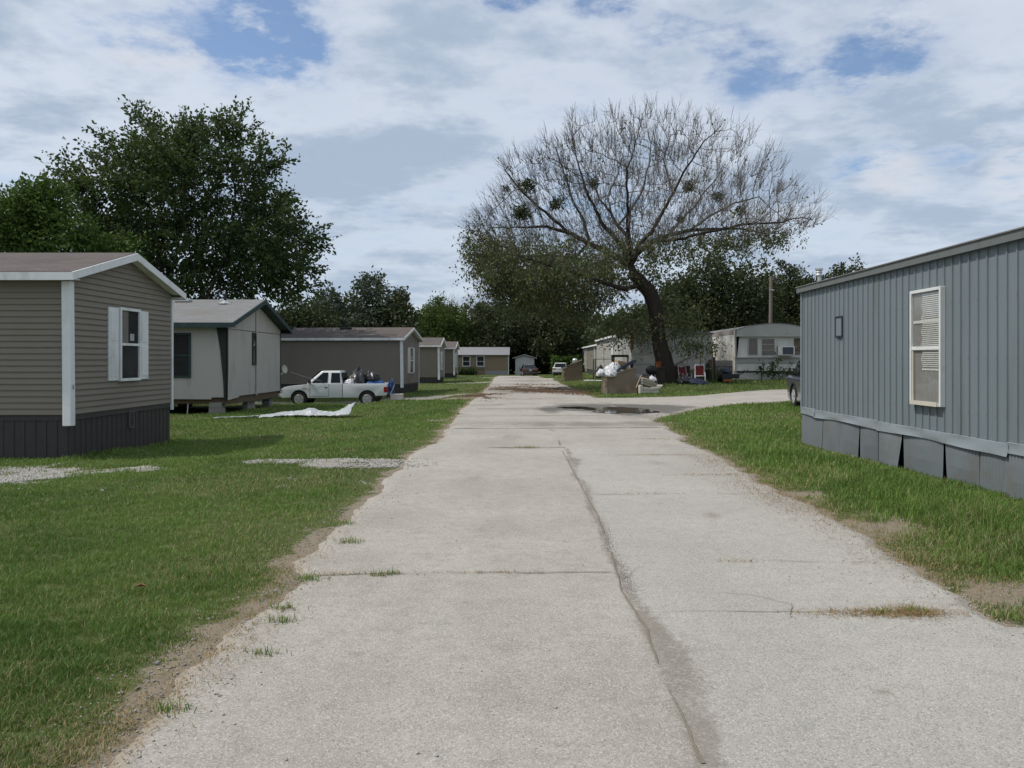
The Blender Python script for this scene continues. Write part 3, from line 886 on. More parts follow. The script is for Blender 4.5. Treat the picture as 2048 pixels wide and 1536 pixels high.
# loose stones of the gravel drives and the road shoulder
def stones(name, x, y, r, m):
    n = len(x)
    z = np.where(paved(x, y) > 0.03, ROADZ(x, y), hgt(x, y)) + r * 0.25
    base = np.array([(1, 0, 0), (0, 1, 0), (-1, 0, 0), (0, -1, 0), (0, 0, .75), (0, 0, -.75)])
    V = base[None] * (r[:, None, None] * rng.uniform(0.6, 1.3, (n, 6, 1)))
    a = rng.uniform(0, 6.28, n)
    ca, sa = np.cos(a)[:, None], np.sin(a)[:, None]
    V = np.stack([V[..., 0] * ca - V[..., 1] * sa, V[..., 0] * sa + V[..., 1] * ca, V[..., 2]], -1)
    V += np.stack([x, y, z], -1)[:, None]
    fc = np.array([(0, 1, 4), (1, 2, 4), (2, 3, 4), (3, 0, 4), (1, 0, 5), (2, 1, 5), (3, 2, 5), (0, 3, 5)])
    lp = (fc[None] + (np.arange(n) * 6)[:, None, None]).ravel()
    o = np_mesh(name, V.reshape(-1, 3), lp, np.full(n * 8, 3), m)
    o["kind"] = "stuff"
    return o


x, y = rng.uniform(-10, -1.3, 60000), rng.uniform(10.3, 14.6, 60000)
k = (rng.random(60000) < sstep(0.35, 1.0, gravel_at(x, y) + (fbm(x * 3.2, y * 3.2, 91, 5) - 0.5) * 2.0)) & ((x > -1.95) * 0 + (rng.random(60000) < np.where(x > -1.9, 0.1, 1)) > 0)
stones("gravel", x[k], y[k], rng.uniform(0.006, 0.020, k.sum()), M["stone"])
d = np.exp(rng.uniform(math.log(3), math.log(22), 2600))
x = np.where(rng.random(2600) < 0.5, xl(d) + rng.normal(-0.05, 0.25, 2600), xr(d) + rng.normal(0, 0.25, 2600))
yy_ = np.exp(rng.uniform(math.log(3.1), math.log(14), 3800))
xx_ = 0.70 + (fbm(yy_ * 0.8, yy_ * 0, 51, 4) - 0.5) * 0.16 + 0.05 + rng.normal(0, 1, 3800) * (.03 + .05 * np.exp(-((yy_ - 4.4) / .7) ** 2))
kx = np.exp(rng.uniform(math.log(3.0), math.log(9), 420))
stones("broken_asphalt", xl(kx) + rng.normal(-.10, .10, 420), kx, rng.uniform(0.003, 0.011, 420) * (1 + (rng.random(420) < .06)), mat("asphalt_bits", (0.27, 0.26, 0.24), (0.19, 0.18, 0.165), scale=20, rough=1))
stones("grit", xx_, yy_, rng.uniform(0.0015, 0.0045, 3800), mat("grit", (0.12, 0.105, 0.085), (0.30, 0.28, 0.25), scale=60, rough=1))
stones("pebbles", np.concatenate([x, rng.uniform(-1.5, 3, 260)]), np.concatenate([d, np.exp(rng.uniform(math.log(3), math.log(16), 260))]), rng.uniform(0.003, 0.010, 2860), M["stone"])

# ------------------------------------------------------------------ buildings
def lap_wall(mb, O, U, N, v0, v1, course, ulim, depth=0.024):
    """overlapping horizontal boards on a wall through O along U, facing N; ulim(v) gives the run of the wall at height v"""
    O, U, N, Z = Vector(O), Vector(U), Vector(N), Vector((0, 0, 1))
    v = v0
    P = lambda u, w, n: O + U * u + Z * w + N * n
    while v < v1 - 1e-6:
        t = min(v + course, v1)
        a0, a1 = ulim(v)
        b0, b1 = ulim(t)
        if a1 - a0 < 0.02:
            break
        if b1 < b0:
            b0 = b1 = (b0 + b1) / 2
        mb.add([P(a0, v, 0), P(a1, v, 0), P(a1, v, depth), P(a0, v, depth)], [(0, 1, 2, 3)])
        mb.add([P(a0, v, depth), P(a1, v, depth), P(a1, v + 0.018, depth), P(a0, v + 0.018, depth), P(b1, t, 0.001), P(b0, t, 0.001)], [(0, 1, 2, 3), (3, 2, 4, 5)])
        v = t


def rib_wall(mb, O, U, N, u0, u1, v0, v1, prof, pitch):
    """sheet with upright ribs; prof = [(offset along the pitch, depth)]; v0 and v1 may be functions of u"""
    O, U, N, Z = Vector(O), Vector(U), Vector(N), Vector((0, 0, 1))
    f0 = v0 if callable(v0) else (lambda u: v0)
    f1 = v1 if callable(v1) else (lambda u: v1)
    us = []
    u = u0
    while u < u1:
        for off, dp in prof:
            if u + off <= u1:
                us.append((u + off, dp))
        u += pitch
    us.append((u1, 0.0))
    vs = []
    for u, dp in us:
        vs += [O + U * u + Z * f0(u) + N * dp, O + U * u + Z * f1(u) + N * dp]
    mb.add(vs, [(2 * i, 2 * i + 2, 2 * i + 3, 2 * i + 1) for i in range(len(us) - 1)])


def window(parent, O, U, N, w, h, frame_m, glass=None, fw=0.05, dp=0.045, rail=0.5, muntin=None, clear=False, name="window", label=None):
    """sash window: frame, near-black panel for the unlit room, glass; O = lower corner on the wall, U along it, N outwards"""
    O, U, N, Z = Vector(O), Vector(U), Vector(N), Vector((0, 0, 1))
    P = lambda u, v, n: O + U * u + Z * v + N * n

    def bx(mb, u0, u1, v0, v1, n0, n1):
        vs = [P(u, v, n) for n in (n0, n1) for (u, v) in ((u0, v0), (u1, v0), (u1, v1), (u0, v1))]
        mb.add(vs, [(3, 2, 1, 0), (4, 5, 6, 7), (0, 1, 5, 4), (1, 2, 6, 5), (2, 3, 7, 6), (3, 0, 4, 7)])
    mb = MB()
    bx(mb, 0, fw, 0, h, -0.02, dp)
    bx(mb, w - fw, w, 0, h, -0.02, dp)
    bx(mb, fw, w - fw, h - fw, h, -0.02, dp - .002)
    bx(mb, fw, w - fw, 0, fw, -0.02, dp + .01)
    if rail:
        bx(mb, fw, w - fw, h * rail - 0.025, h * rail + 0.025, 0.0, dp - 0.008)
    for q in (muntin or []):
        bx(mb, fw + .001, w - fw - .001, h * q - 0.008, h * q + 0.008, 0.0, dp - 0.012)
    fr = mb.build(name, frame_m, parent, bevel=0.004, seg=1)
    mb = MB()
    bx(mb, fw * 0.9, w - fw * 0.9, fw * 0.9, h - fw * 0.9, 0.004, 0.008)
    mb.build("dark_backing", M["dark_in"], fr)  # flat panel on the wall, painted near-black as the unlit room behind
    mb = MB()
    bx(mb, fw * 0.95, w - fw * 0.95, fw * 0.95, h - fw * 0.95, 0.022, 0.025)
    mb.build("pane", glass or M["glass_clear"], fr)
    if label:
        fr["label"] = label
    return fr, bx


def gable_roof(parent, L, W, eave, rise, ovx, ovy, th, roof_m, fascia_m, soffit=True, fh=0.15, name="roof"):
    """roof over x in [-L, 0], y in [0, W]; top surface meets z = eave at y = -ovy"""
    mid = W / 2
    def zt(y):
        return eave + rise * (1 - abs(y - mid) / (mid + ovy))
    x0, x1 = -L - ovx, ovx
    poly = [(-ovy, eave), (mid, eave + rise), (W + ovy, eave), (W + ovy, eave - th), (mid, eave + rise - th), (-ovy, eave - th)]
    mb = MB().prism([(p[0], p[1]) for p in poly], x0, x1, axis="x")
    rf = mb.build(name, roof_m, parent)
    # shingles on a sloped sheet need their own coordinates: the brick pattern runs in x / y of the roof
    fb = MB()
    for xe, xo in ((x1, x1 + 0.03), (x0 - 0.03, x0)):
        chev = [(-ovy - .03, eave - .012), (mid, eave + rise - .012), (W + ovy + .03, eave - .012), (W + ovy + .03, eave - fh), (mid, eave + rise - fh * 1.05), (-ovy - .03, eave - fh)]
        fb.prism(chev, xe, xo, axis="x")
    fb.box((x0, -ovy - .03, eave - fh), (x1, -ovy, eave - .014))
    fb.box((x0, W + ovy, eave - fh), (x1, W + ovy + .03, eave - .014))
    fb.build("fascia", fascia_m, parent)
    if soffit:
        sb = MB()
        sb.box((x0 + .002, -ovy + .002, eave - fh + .02), (x1 - .002, -0.002, eave - fh + .035))
        sb.box((x0 + .002, W + .002, eave - fh + .02), (x1 - .002, W + ovy - .002, eave - fh + .035))
        # sloped underside at the gable end
        und = [(0.0, zt(0) - fh + .035), (mid, zt(mid) - fh + .035), (W, zt(W) - fh + .035), (W, zt(W) - fh + .02), (mid, zt(mid) - fh + .02), (0.0, zt(0) - fh + .02)]
        sb.prism(und, .016, x1 - .002, axis="x")
        sb.build("soffit", fascia_m, parent)
    return rf, zt


def brown_home(label, loc, rz, L=14.0, number=None, shutter=True, group="taupe mobile homes lined up on the left of the road"):
    """vinyl-sided single-wide; local origin at the near road-side corner, x to the road, y away, z = 0 at eye-line ground"""
    t = thing("mobile_home", label, "mobile home", loc, rz, group)
    W, s0, eave, rise = 4.2, 0.635, 3.13, 0.63
    wtop = 3.075
    mid = W / 2
    g = lambda v: (0.0, W) if v <= wtop else ((v - wtop) / (rise / (mid + .26)), W - (v - wtop) / (rise / (mid + .26)))
    mb = MB()
    lap_wall(mb, (0, 0, 0), (0, 1, 0), (1, 0, 0), s0, wtop + 0.575, 0.108, g)
    lap_wall(mb, (-L, 0, 0), (1, 0, 0), (0, -1, 0), s0, wtop - .04, 0.108, lambda v: (0, L))
    mb.add([(-L, 0, s0), (-L, W, s0), (-L, W, wtop), (-L, mid, wtop + .55), (-L, 0, wtop)], [(0, 1, 2, 3, 4)])
    mb.add([(-L, W, s0), (0, W, s0), (0, W, wtop), (-L, W, wtop)], [(0, 1, 2, 3)])
    mb.build("siding", M["taupe"], t)
    rf, zt = gable_roof(t, L, W, eave, rise, 0.2, 0.26, 0.05, M["shingle_brown"], M["white_trim"])
    # vents standing on the shingles
    for vx, vy in ((-3.6, 1.75), (-7.0, 1.85), (-10.5, 1.8)):
        vb = MB().box((vx - .32, vy - .16, zt(vy) - .01), (vx + .32, vy + .16, zt(vy) + .075))
        vb.build("roof_vent", M["black"], rf, bevel=.02)
    vb = MB().tube([(-9, 1.1, zt(1.1) - .05), (-9, 1.1, zt(1.1) + .22)], .045, 10).lathe([(.13, 0), (.06, .07)], (-9, 1.1, zt(1.1) + .01), n=12)
    vb.build("vent_pipe", M["white_trim"], rf)
    # corner posts, the near one hangs below the siding
    mb = MB()
    mb.bar((-.012, -.012, eave - .15), (.03, -.05, s0 - .19), .15, .15, up=(0, 1, 0))
    cp = mb.build("corner_post", M["white_trim"], t, bevel=.012, seg=2)
    if number:
        fc = bpy.data.curves.new("house_number", "FONT")
        fc.body = number
        fc.size = 0.11
        fc.extrude = 0.002
        fc.materials.append(M["black"])
        fo = bpy.data.objects.new("house_number", fc)
        fo.location = (0.1075, -0.075, 1.09)
        fo.rotation_euler = (RAD(90), 0, RAD(90))
        link(fo)
        bpy.context.view_layer.update()
        fm = bpy.data.meshes.new_from_object(fo.evaluated_get(bpy.context.evaluated_depsgraph_get()))
        fl, fr_ = fo.location.copy(), fo.rotation_euler.copy()
        bpy.data.objects.remove(fo)
        fo = bpy.data.objects.new("house_number", fm)
        fo.location, fo.rotation_euler = fl, fr_
        if not fm.materials:
            fm.materials.append(M["black"])
        link(fo, cp)
    mb = MB().box((.001, W - .05, s0 - .16), (.045, W + .025, eave - .16))
    mb.build("corner_post", M["white_trim"], t)
    # skirting
    mb = MB()
    rib_wall(mb, (-.03, 0, 0), (0, 1, 0), (1, 0, 0), 0.0, W, -0.5, s0 - .06, [(0, 0), (.05, .0), (.06, .018), (.10, .018), (.11, 0)], .19)
    rib_wall(mb, (-L, .03, 0), (1, 0, 0), (0, -1, 0), 0.0, L - .03, -0.5, s0 - .06, [(0, 0), (.05, .0), (.06, .018), (.10, .018), (.11, 0)], .19)
    mb.box((-L, .008, s0 - .10), (-.004, .035, s0 + .005)).box((-.03, .03, s0 - .10), (.004, W, s0 + .004))
    mb.add([(-L, W, -.5), (-.03, W, -.5), (-.03, W, s0), (-L, W, s0)], [(0, 1, 2, 3)])
    sk = mb.build("skirting", M["skirt_brown"], t)
    vb = MB()
    for a, b in (((.0, 2.18, .22), (.024, 2.22, .56)), ((.0, 2.36, .22), (.024, 2.40, .56)), ((.0, 2.22, .53), (.024, 2.36, .56)), ((.0, 2.22, .22), (.024, 2.36, .25))):
        vb.box(a, b)
    for k in range(6):
        vb.box((.0, 2.221, .275 + k * .042), (.02, 2.359, .292 + k * .042))
    vb.build("skirt_vent", mat("vent_grey", (0.10, 0.095, 0.09)) if "vent_grey" not in bpy.data.materials else bpy.data.materials["vent_grey"], sk)
    # window with shutters
    wn, bx = window(t, (0.027, 1.72, 1.18), (0, 1, 0), (1, 0, 0), 0.86, 1.46, M["white_trim"], fw=.055, dp=.05)
    mb = MB()
    bx(mb, .10, .38, .75, 1.40, .011, .013)
    mb.build("curtain", M["curtain"], wn)
    mb = MB()
    bx(mb, .45, .62, .81, .95, .014, .016)
    mb.build("notice", M["plate"], wn)
    for u0, u1 in ((-.40, -.02), (.88, 1.26)):
        mb = MB()
        bx(mb, u0, u1, .02, 1.44, -.02, .018)
        for v0, v1 in ((.09, .70), (.79, 1.37)):
            bx(mb, u0 + .06, u1 - .06, v0, v1, .019, .028)
        mb.build("shutter", M["white_trim"], wn, bevel=.006, seg=1)
    return t


home = brown_home("nearest taupe vinyl mobile home with white corner post and shuttered window", (-8.0, 14.5, 0), 0, number="5")
for (lx, ly, lz, rot, lab) in ((-6.55, 44.2, -0.33, RAD(-5), "long taupe mobile home just behind the white pickup"),
                               (-6.6, 63.8, -0.37, 0, "taupe mobile home between the long one behind the pickup and the last of its row"),
                               (-6.8, 80.0, -0.32, 0, "farthest and smallest taupe mobile home, beside the tan house")):
    c = copy_tree(home)
    c.location, c.rotation_euler = (lx, ly, lz), (0, 0, rot)
    c["label"] = lab
    for ch in list(c.children):
        if ch.name.startswith("corner_post"):
            for q in list(ch.children):
                bpy.data.objects.remove(q)

# --- white double-wide with green trim, open crawl space
t = thing("mobile_home", "white double-wide mobile home with dark green trim raised on blocks without skirting", "mobile home", (-10.1, 28.0, 0))
W, L, s0, eave, rise = 6.2, 14.0, .33, 2.86, 1.02
mid = W / 2
mb = MB()
gw = lambda v: (0, W) if v < 2.68 else ((v - 2.68) / .30, W - (v - 2.68) / .30)
mb.prism([(0, s0), (W, s0), (W, 2.82), (mid, 2.82 + .90), (0, 2.82)], -L, 0, axis="x")
mb.build("wall", M["white_panel"], t)
mb = MB()
mb.box((.001, mid - .05, s0 - .05), (.03, mid + .06, 3.55))
mb.build("seam_board", M["white_panel"], t)
mb = MB()
mb.box((.0, .1, 2.655), (.010, mid - .06, 2.672)).box((.0, mid + .07, 2.655), (.010, W - .06, 2.672))
mb.box((.0, mid - .075, s0 + .1), (.006, mid - .055, 3.5))
mb.build("panel_joint", M["wood_dark"], t)
rf, zt = gable_roof(t, L, W, eave, rise, .35, .40, .06, M["shingle_grey"], M["green_trim"], fh=.17)
for vx, vy, kind in ((-2.6, 2.75, 0), (-3.9, 2.8, 0), (-.95, 2.5, 1)):
    if kind == 0:
        MB().box((vx - .28, vy - .16, zt(vy) - .02), (vx + .28, vy + .16, zt(vy) + .10)).build("roof_vent", M["alu"], rf, bevel=.03)
    else:
        MB().tube([(vx, vy, zt(vy) - .05), (vx, vy, zt(vy) + .36)], .05, 10).build("vent_pipe", M["black"], rf)
        MB().lathe([(.26, -.03), (.06, .10)], (vx, vy, zt(vy)), n=14).build("vent_collar", M["alu"], rf)
fl = MB().tube([(-.35, W - .9, zt(W - .9) - .05), (-.35, W - .9, zt(W - .9) + .40)], .10, 12).lathe([(.17, .38), (.17, .46), (.05, .54)], (-.35, W - .9, zt(W - .9)), n=14)
fl.build("flue", M["white_trim"], rf)
# rotten corner board, ragged
mb = MB()
pts = [(-.02 + random.uniform(-.01, .01), -.012, z) for z in np.linspace(s0 - .05, 2.7, 9)]
prof = [(-.33, 2.7), (-.26, 2.3), (-.20, 1.9), (-.16, 1.5), (-.12, 1.1), (-.09, .7), (-.075, s0 - .1), (.02, s0 - .1), (.02, 2.7)]
mb.prism(prof, -.03, .004, axis="y")
mb.prism([(-.03, s0 - .1), (.05, s0 - .1), (.11, 1.4), (.10, 2.7), (-.03, 2.7)], .0, .03, axis="x")
mb.build("corner_board", M["rot_green"], t)
MB().box((-.02, W - .05, s0 - .02), (.02, W + .02, 2.7)).build("corner_board", M["green_trim"], t)
window(t, (-1.95, 0.0, 1.0), (1, 0, 0), (0, -1, 0), .75, 1.52, M["green_trim"], fw=.07)
window(t, (0.0, 2.62, 1.42), (0, 1, 0), (1, 0, 0), .42, 1.2, M["green_trim"], fw=.06)
# rim beam, hanging strips and block piers under it
mb = MB()
mb.box((-.22, .12, s0 - .26), (-.06, W - .1, s0 - .003)).box((-L, .12, s0 - .22), (-.23, .26, s0 - .003))
mb.build("floor_beam", M["wood_old"], t)
mb = MB()
mb.bar((-.01, .1, s0 - .04), (.0, 1.2, s0 + .02), .02, .13).bar((-3.6, -.012, s0 - .01), (-.5, -.012, s0 - .03), .02, .07)
mb.build("loose_trim", M["white_panel"], t)
for bx_, by_, w_ in ((-.40, .25, .42), (-.3, 2.95, .2), (-.28, 3.35, .2), (-.35, 5.6, .3), (-3.2, .6, .42), (-6.2, .6, .42), (-3.2, 4.4, .42), (-.9, 1.8, .2)):
    mb = MB()
    for k in range(4):
        mb.box((bx_ - w_ / 2 + random.uniform(-.015, .015), by_ - .2, -.62 + k * .195), (bx_ + w_ / 2, by_ + .2, -.62 + k * .195 + .188))
    mb.build("block_pier", M["block"], t, bevel=.008, seg=1)
MB().tube([(-1.35, .15, s0 - .1), (-1.42, .2, -.35)], .02, 6).build("drain_pipe", M["white_trim"], t)
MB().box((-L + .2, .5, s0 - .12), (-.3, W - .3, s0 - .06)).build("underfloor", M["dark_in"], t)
# a small dish on the far corner, edge-on to the road
mb = MB()
mb.lathe([(.02, -.05), (.2, -.02), (.33, .03), (.36, .07), (.33, .055), (.2, .005), (.02, -.025)], (0, 0, 0), n=18)
ds = mb.build("satellite_dish", M["cream"], t, smooth=True)
ds.scale = (.5, .5, .62)
ds.location, ds.rotation_euler = (.12, W + .10, 1.22), (RAD(80), RAD(12), RAD(68))
MB().tube([(0.02, W - .02, 1.0), (.18, W + .08, 1.12)], .02, 6).build("dish_arm", M["alu"], t)

# --- blue-grey metal trailer on the right
t = thing("mobile_home", "blue-grey ribbed metal trailer with a tall white-framed window and dented metal skirting", "mobile home", (5.5, 5.2, 0))
L, W = 11.1, 4.2
z0, z1 = .60, 2.97
mb = MB()
prof = [(0, 0), (.085, 0), (.09, .002), (.10, .002), (.105, 0), (.165, 0), (.170, .018), (.190, .018), (.195, 0)]
rib_wall(mb, (0, 0, 0), (0, 1, 0), (-1, 0, 0), 0, L, z0, z1, prof, .2)
rib_wall(mb, (0, L, 0), (1, 0, 0), (0, 1, 0), 0, W, z0, z1, prof, .2)
rib_wall(mb, (0, 0, 0), (1, 0, 0), (0, -1, 0), 0, W, z0, z1, prof, .2)
rib_wall(mb, (W, 0, 0), (0, 1, 0), (1, 0, 0), 0, L, z0, z1, prof, .2)
wl = mb.build("ribbed_wall", M["metal_grey"], t)
MB().box((-.028, L - .03, z0), (.05, L + .03, z1)).build("corner_trim", M["metal_band"], t)
mb = MB()
r = random.Random(5)
for k in range(56):
    yy = .18 + k * .2
    for zz in (z1 - .06, 2.33, 1.62, .95, z0 + .06):
        mb.lathe([(.009, 0), (.009, .006), (.003, .010)], (-.021, yy, zz), axis="x", n=6)
for i, p in enumerate(mb.v):
    pass
mb.build("screw", M["metal_skirt"], wl)["kind"] = "stuff"
# low arched roof with a fascia in lengths
arch = [(-.06, 3.03)] + [(x, 3.035 + .34 * math.sin(math.pi * (x + .06) / (W + .12))) for x in np.linspace(.2, W - .2, 12)] + [(W + .06, 3.03)]
poly = arch + [(W + .06, 2.99), (-.06, 2.99)]
rf = MB().prism(poly, -.08, L + .10, axis="y").build("roof", M["roof_metal"], t)
mb = MB()
ys = [-.1, 2.6, 5.3, 7.65, 9.9, L + .12]
for a, b in zip(ys[:-1], ys[1:]):
    j = r.uniform(-.008, .008)
    mb.box((-.085 + j, a, 2.925 + j * .5), (-.045 + j, b - .004, 3.028 + j))
mb.box((-.045, L + .085, 2.90), (W + .05, L + .125, 3.03))
mb.build("fascia", mat("fascia_grey", (0.14, 0.152, 0.15), (0.115, 0.126, 0.124), rough=.5, dirt=(.07, .07, .06), dscale=3), t)
MB().box((-.1, -.1, 3.03), (-.05, L + .13, 3.046)).build("drip_edge", M["roof_metal"], rf)
MB().tube([(.26, L - .2, 3.05), (.26, L - .2, 3.26)], .035, 12).lathe([(.05, .18), (.065, .21), (.05, .235), (.068, .26), (.05, .285), (.075, .31), (.075, .34), (.01, .355)], (.26, L - .2, 3.05), n=14).build("flue_cap", M["alu"], rf)
# belt band in three buckled lengths
def buckled(y0, y1, zt_, zb_, seed):
    n = 40
    rr = random.Random(seed)
    P, FZ = [], []
    for i in range(n + 1):
        y = y0 + (y1 - y0) * i / n
        dip = .012 * math.sin(y * 2.1 + seed) + .02 * max(0, math.sin(y * 1.37 + seed * 2.2)) ** 6
        out = .030 + .012 * math.sin(y * 3.3 + seed) + .03 * max(0, math.sin(y * 1.37 + seed * 2.2)) ** 6
        zz = [zt_ + .006, zt_, (zt_ + zb_) / 2 - dip * .3, zb_ - dip, zb_ - dip - .004]
        xx = [-.012, -.034, -.034 - .012 * math.sin(y * 5 + seed), -out - .012, -out + .01]
        P.append([(xx[k], y, zz[k]) for k in range(5)])
    vs = [p for row in P for p in row]
    fs = [(i * 5 + k, i * 5 + k + 1, (i + 1) * 5 + k + 1, (i + 1) * 5 + k) for i in range(n) for k in range(4)]
    return vs, fs
for k, (a, b, dz) in enumerate(((0, 1.9, 0), (1.88, 4.15, .012), (4.12, 7.6, -.006), (7.57, 10.35, .006), (10.3, L + .02, .018))):
    mb = MB()
    mb.add(*buckled(a, b, .655 + dz, .525 + dz, k + 2))
    mb.build("belt_band", M["metal_band"], t, smooth=True)
# skirting panels, each leaning its own way
ys = [0, 1.25, 2.35, 3.35, 4.2, 4.75, 5.6, 6.75, 7.6, 8.3, 9.1, 9.95, L]
for k, (a, b) in enumerate(zip(ys[:-1], ys[1:])):
    la, lb = r.uniform(-.02, .10), r.uniform(-.03, .05)
    bow = r.uniform(.0, .03)
    sk0, sk1 = r.choice((.0, .0, .05, .03)), r.choice((.0, .0, -.05, -.02, .01))
    mb = MB()
    n = max(6, int((b - a) / .034))
    corr = .008 if k in (0, 1, 2, 3, 5, 6, 8, 9, 11) else .003
    vs, fs = [], []
    for i in range(n + 1):
        s = i / n
        y = a + .015 + (b - a - .03) * s
        for q in range(5):
            zq = .60 - q / 4 * .72
            tilt = (la * (1 - s) + lb * s) * (q / 4) + bow * math.sin(math.pi * s) * math.sin(math.pi * q / 4) + corr * (1 if i % 2 else -1)
            yy = y + (sk0 * (1 - s) + sk1 * s) * (q / 4)
            vs.append((-.004 - tilt, yy, zq))
    fs = [(i * 5 + q, (i + 1) * 5 + q, (i + 1) * 5 + q + 1, i * 5 + q + 1) for i in range(n) for q in range(4)]
    mb.add(vs, fs)
    mb.build("skirt_panel", M["metal_skirt"], t)
MB().box((.06, .02, -.3), (.08, L - .02, .6)).box((.08, L - .05, -.3), (W, L - .03, .6)).box((.08, .03, -.3), (W, .05, .6)).build("crawl_space_dark", M["dark_in"], t)  # added near-black sheets paint the darkness seen through the skirting gaps
# tall sash window with blinds
wn, bx = window(t, (-.022, 6.42, .985), (0, -1, 0), (-1, 0, 0), .86, 1.58, M["white_frame"], fw=.042, dp=.05, rail=.49, glass=M["glass_dusty"])
mb = MB()
bx(mb, .05, .81, .05, 1.53, .0085, .010)
mb.build("curtain", M["curtain"], wn)
mb = MB()
for q in range(38):
    v = 1.50 - q * .0265
    tw = .35 + .25 * math.sin(q * .7)
    bx(mb, .30 + .02 * math.sin(q * .9), .80, v, v + .015, .0135, .0185)
bx(mb, .31, .80, .475, .50, .013, .019)
mb.build("blind", M["blind"], wn)
mb = MB()
bx(mb, .06, .80, 1.12, 1.16, .0195, .0212)
mb.build("torn_film", M["blind"], wn)
mb = MB()
bx(mb, .055, .805, .0, .055, .05, .075)
bx(mb, .055, .085, .06, .74, .02, .043)
mb.build("inner_sash", M["cream"], wn)
# little hatch
mb = MB()
for a, b in (((-.036, 8.98, 1.99), (-.018, 9.01, 2.36)), ((-.036, 9.27, 1.99), (-.018, 9.30, 2.36)), ((-.036, 9.01, 2.33), (-.018, 9.27, 2.36)), ((-.036, 9.01, 1.99), (-.018, 9.27, 2.02))):
    mb.box(a, b)
hv = mb.build("wall_vent", M["tarp_navy"], t)
MB().box((-.030, 9.012, 2.022), (-.02, 9.268, 2.328)).build("vent_flap", M["metal_grey"], hv)

# --- white round-roofed trailer at right back
t = thing("mobile_home", "old white trailer with rounded roof, dappled side wall and an air conditioner in front", "mobile home", (12.3, 48.0, 0))
W, L = 4.4, 12.0
def rz_(x):
    return 3.36 + .36 * math.sin(math.pi * x / W) ** 0.8
xs = np.linspace(0, W, 17)
mb = MB()
mb.box((0, 0, .95), (.02, L, 3.36))
mb.box((W - .02, 0, .95), (W, L, 3.36))
mb.prism([(.021, .95)] + [(W - .021, .95)] + [(x, rz_(x) - .02) for x in xs[::-1][1:-1]], .0, .02, axis="y")
mb.prism([(.021, .95)] + [(W - .021, .95)] + [(x, rz_(x) - .02) for x in xs[::-1][1:-1]], L - .02, L, axis="y")
mb.build("wall", M["white_old"], t)
rf = MB().prism([(x, rz_(x) + .012) for x in xs] + [(x, rz_(x) - .03) for x in xs[::-1]], -.32, L + .1, axis="y").build("roof", M["roof_metal"], t)
mb = MB()
n = 9
for k in range(n):          # boards of the curved eyebrow over the windows
    zb = 2.98 + k * (.72 / n)
    xa = [x for x in np.linspace(0, W, 40) if rz_(x) - .03 > zb]
    if not xa:
        break
    zt2 = zb + .72 / n
    vs, fs = [], []
    for x in np.linspace(min(xa), max(xa), 24):
        ztop = min(zt2, max(zb + .002, rz_(x) - .028))
        vs += [(x, -.315, zb), (x, -.29, ztop)]
    fs = [(2 * i, 2 * i + 2, 2 * i + 3, 2 * i + 1) for i in range(23)]
    mb.add(vs, fs)
mb.box((0, -.31, 2.955), (W, .0, 2.978))
mb.build("window_hood", mat("hood_grey", (0.40, 0.40, 0.37), (.35, .35, .325), rough=.6, dirt=(.25, .24, .2), dscale=2), t)
def pane_window(x0, x1, z0_, z1_, col, rails):
    wn, bx = window(t, (x0, 0.0, z0_), (1, 0, 0), (0, -1, 0), x1 - x0, z1_ - z0_, M["alu"], fw=.035, dp=.03, rail=None, muntin=rails)
    mb = MB()
    bx(mb, .04, x1 - x0 - .04, .04, z1_ - z0_ - .04, .009, .011)
    mb.build("curtain", col, wn)
brown_c = mat("brown_curtain", (0.15, 0.12, 0.085), (0.085, 0.066, 0.045), scale=4, rough=.9, stretch=(6, 1, .4))
pane_window(.72, 1.32, 1.86, 2.9, brown_c, [])
pane_window(1.50, 2.30, 1.84, 2.86, brown_c, [.33, .66])
pane_window(3.35, 3.80, 1.86, 2.9, brown_c, [])
ac = MB().box((2.42, -.42, 1.86), (3.32, -.0, 2.40)).build("air_conditioner", M["white_old"], t, bevel=.02)
mb = MB().box((2.62, -.428, 1.92), (3.24, -.421, 2.34))
mb.build("grille", M["tarp_navy"], ac)
mb = MB()
for k in range(10):
    mb.box((2.625, -.436, 1.935 + k * .041), (3.235, -.429, 1.945 + k * .041))
mb.build("grille_slats", mat("ac_slat", (0.22, 0.24, 0.26)), ac)
mb = MB()
lap_wall(mb, (0, -.03, 0), (1, 0, 0), (0, -1, 0), 1.40, 1.70, .075, lambda v: (0.05, W), depth=.02)
mb.bar((-.1, -.06, 1.74), (W, -.06, 1.74), .09, .05)
mb.build("belt_band", M["lap_grey"], t)
mb = MB()
for a, b in ((.12, 1.45), (1.58, 3.0), (3.12, W - .05)):
    mb.box((a, -.035, .98), (b, -.005, 1.36))
mb.build("lower_panel", M["white_old"], t)
mb = MB()
mb.box((0, -.02, .45), (1.5, .0, .86)).box((1.55, -.03, .4), (W, -.01, .80)).box((-.02, .1, .3), (.0, L, .93))
mb.build("skirting", M["offwhite"], t)
MB().box((.02, .01, .2), (W - .02, L - .02, .95)).build("crawl_space_dark", M["dark_in"], t)  # added near-black block paints in the dark under the trailer
mb = MB().box((-.03, -.03, .6), (.05, .0, 3.38))
mb.build("corner_trim", M["lap_grey"], t)
MB().box((-.012, .3, 3.10), (-.001, L, 3.36)).build("eave_strip", mat("stained_eave", (0.33, 0.30, 0.27), (0.18, .16, .14), scale=7, rough=.9), t)

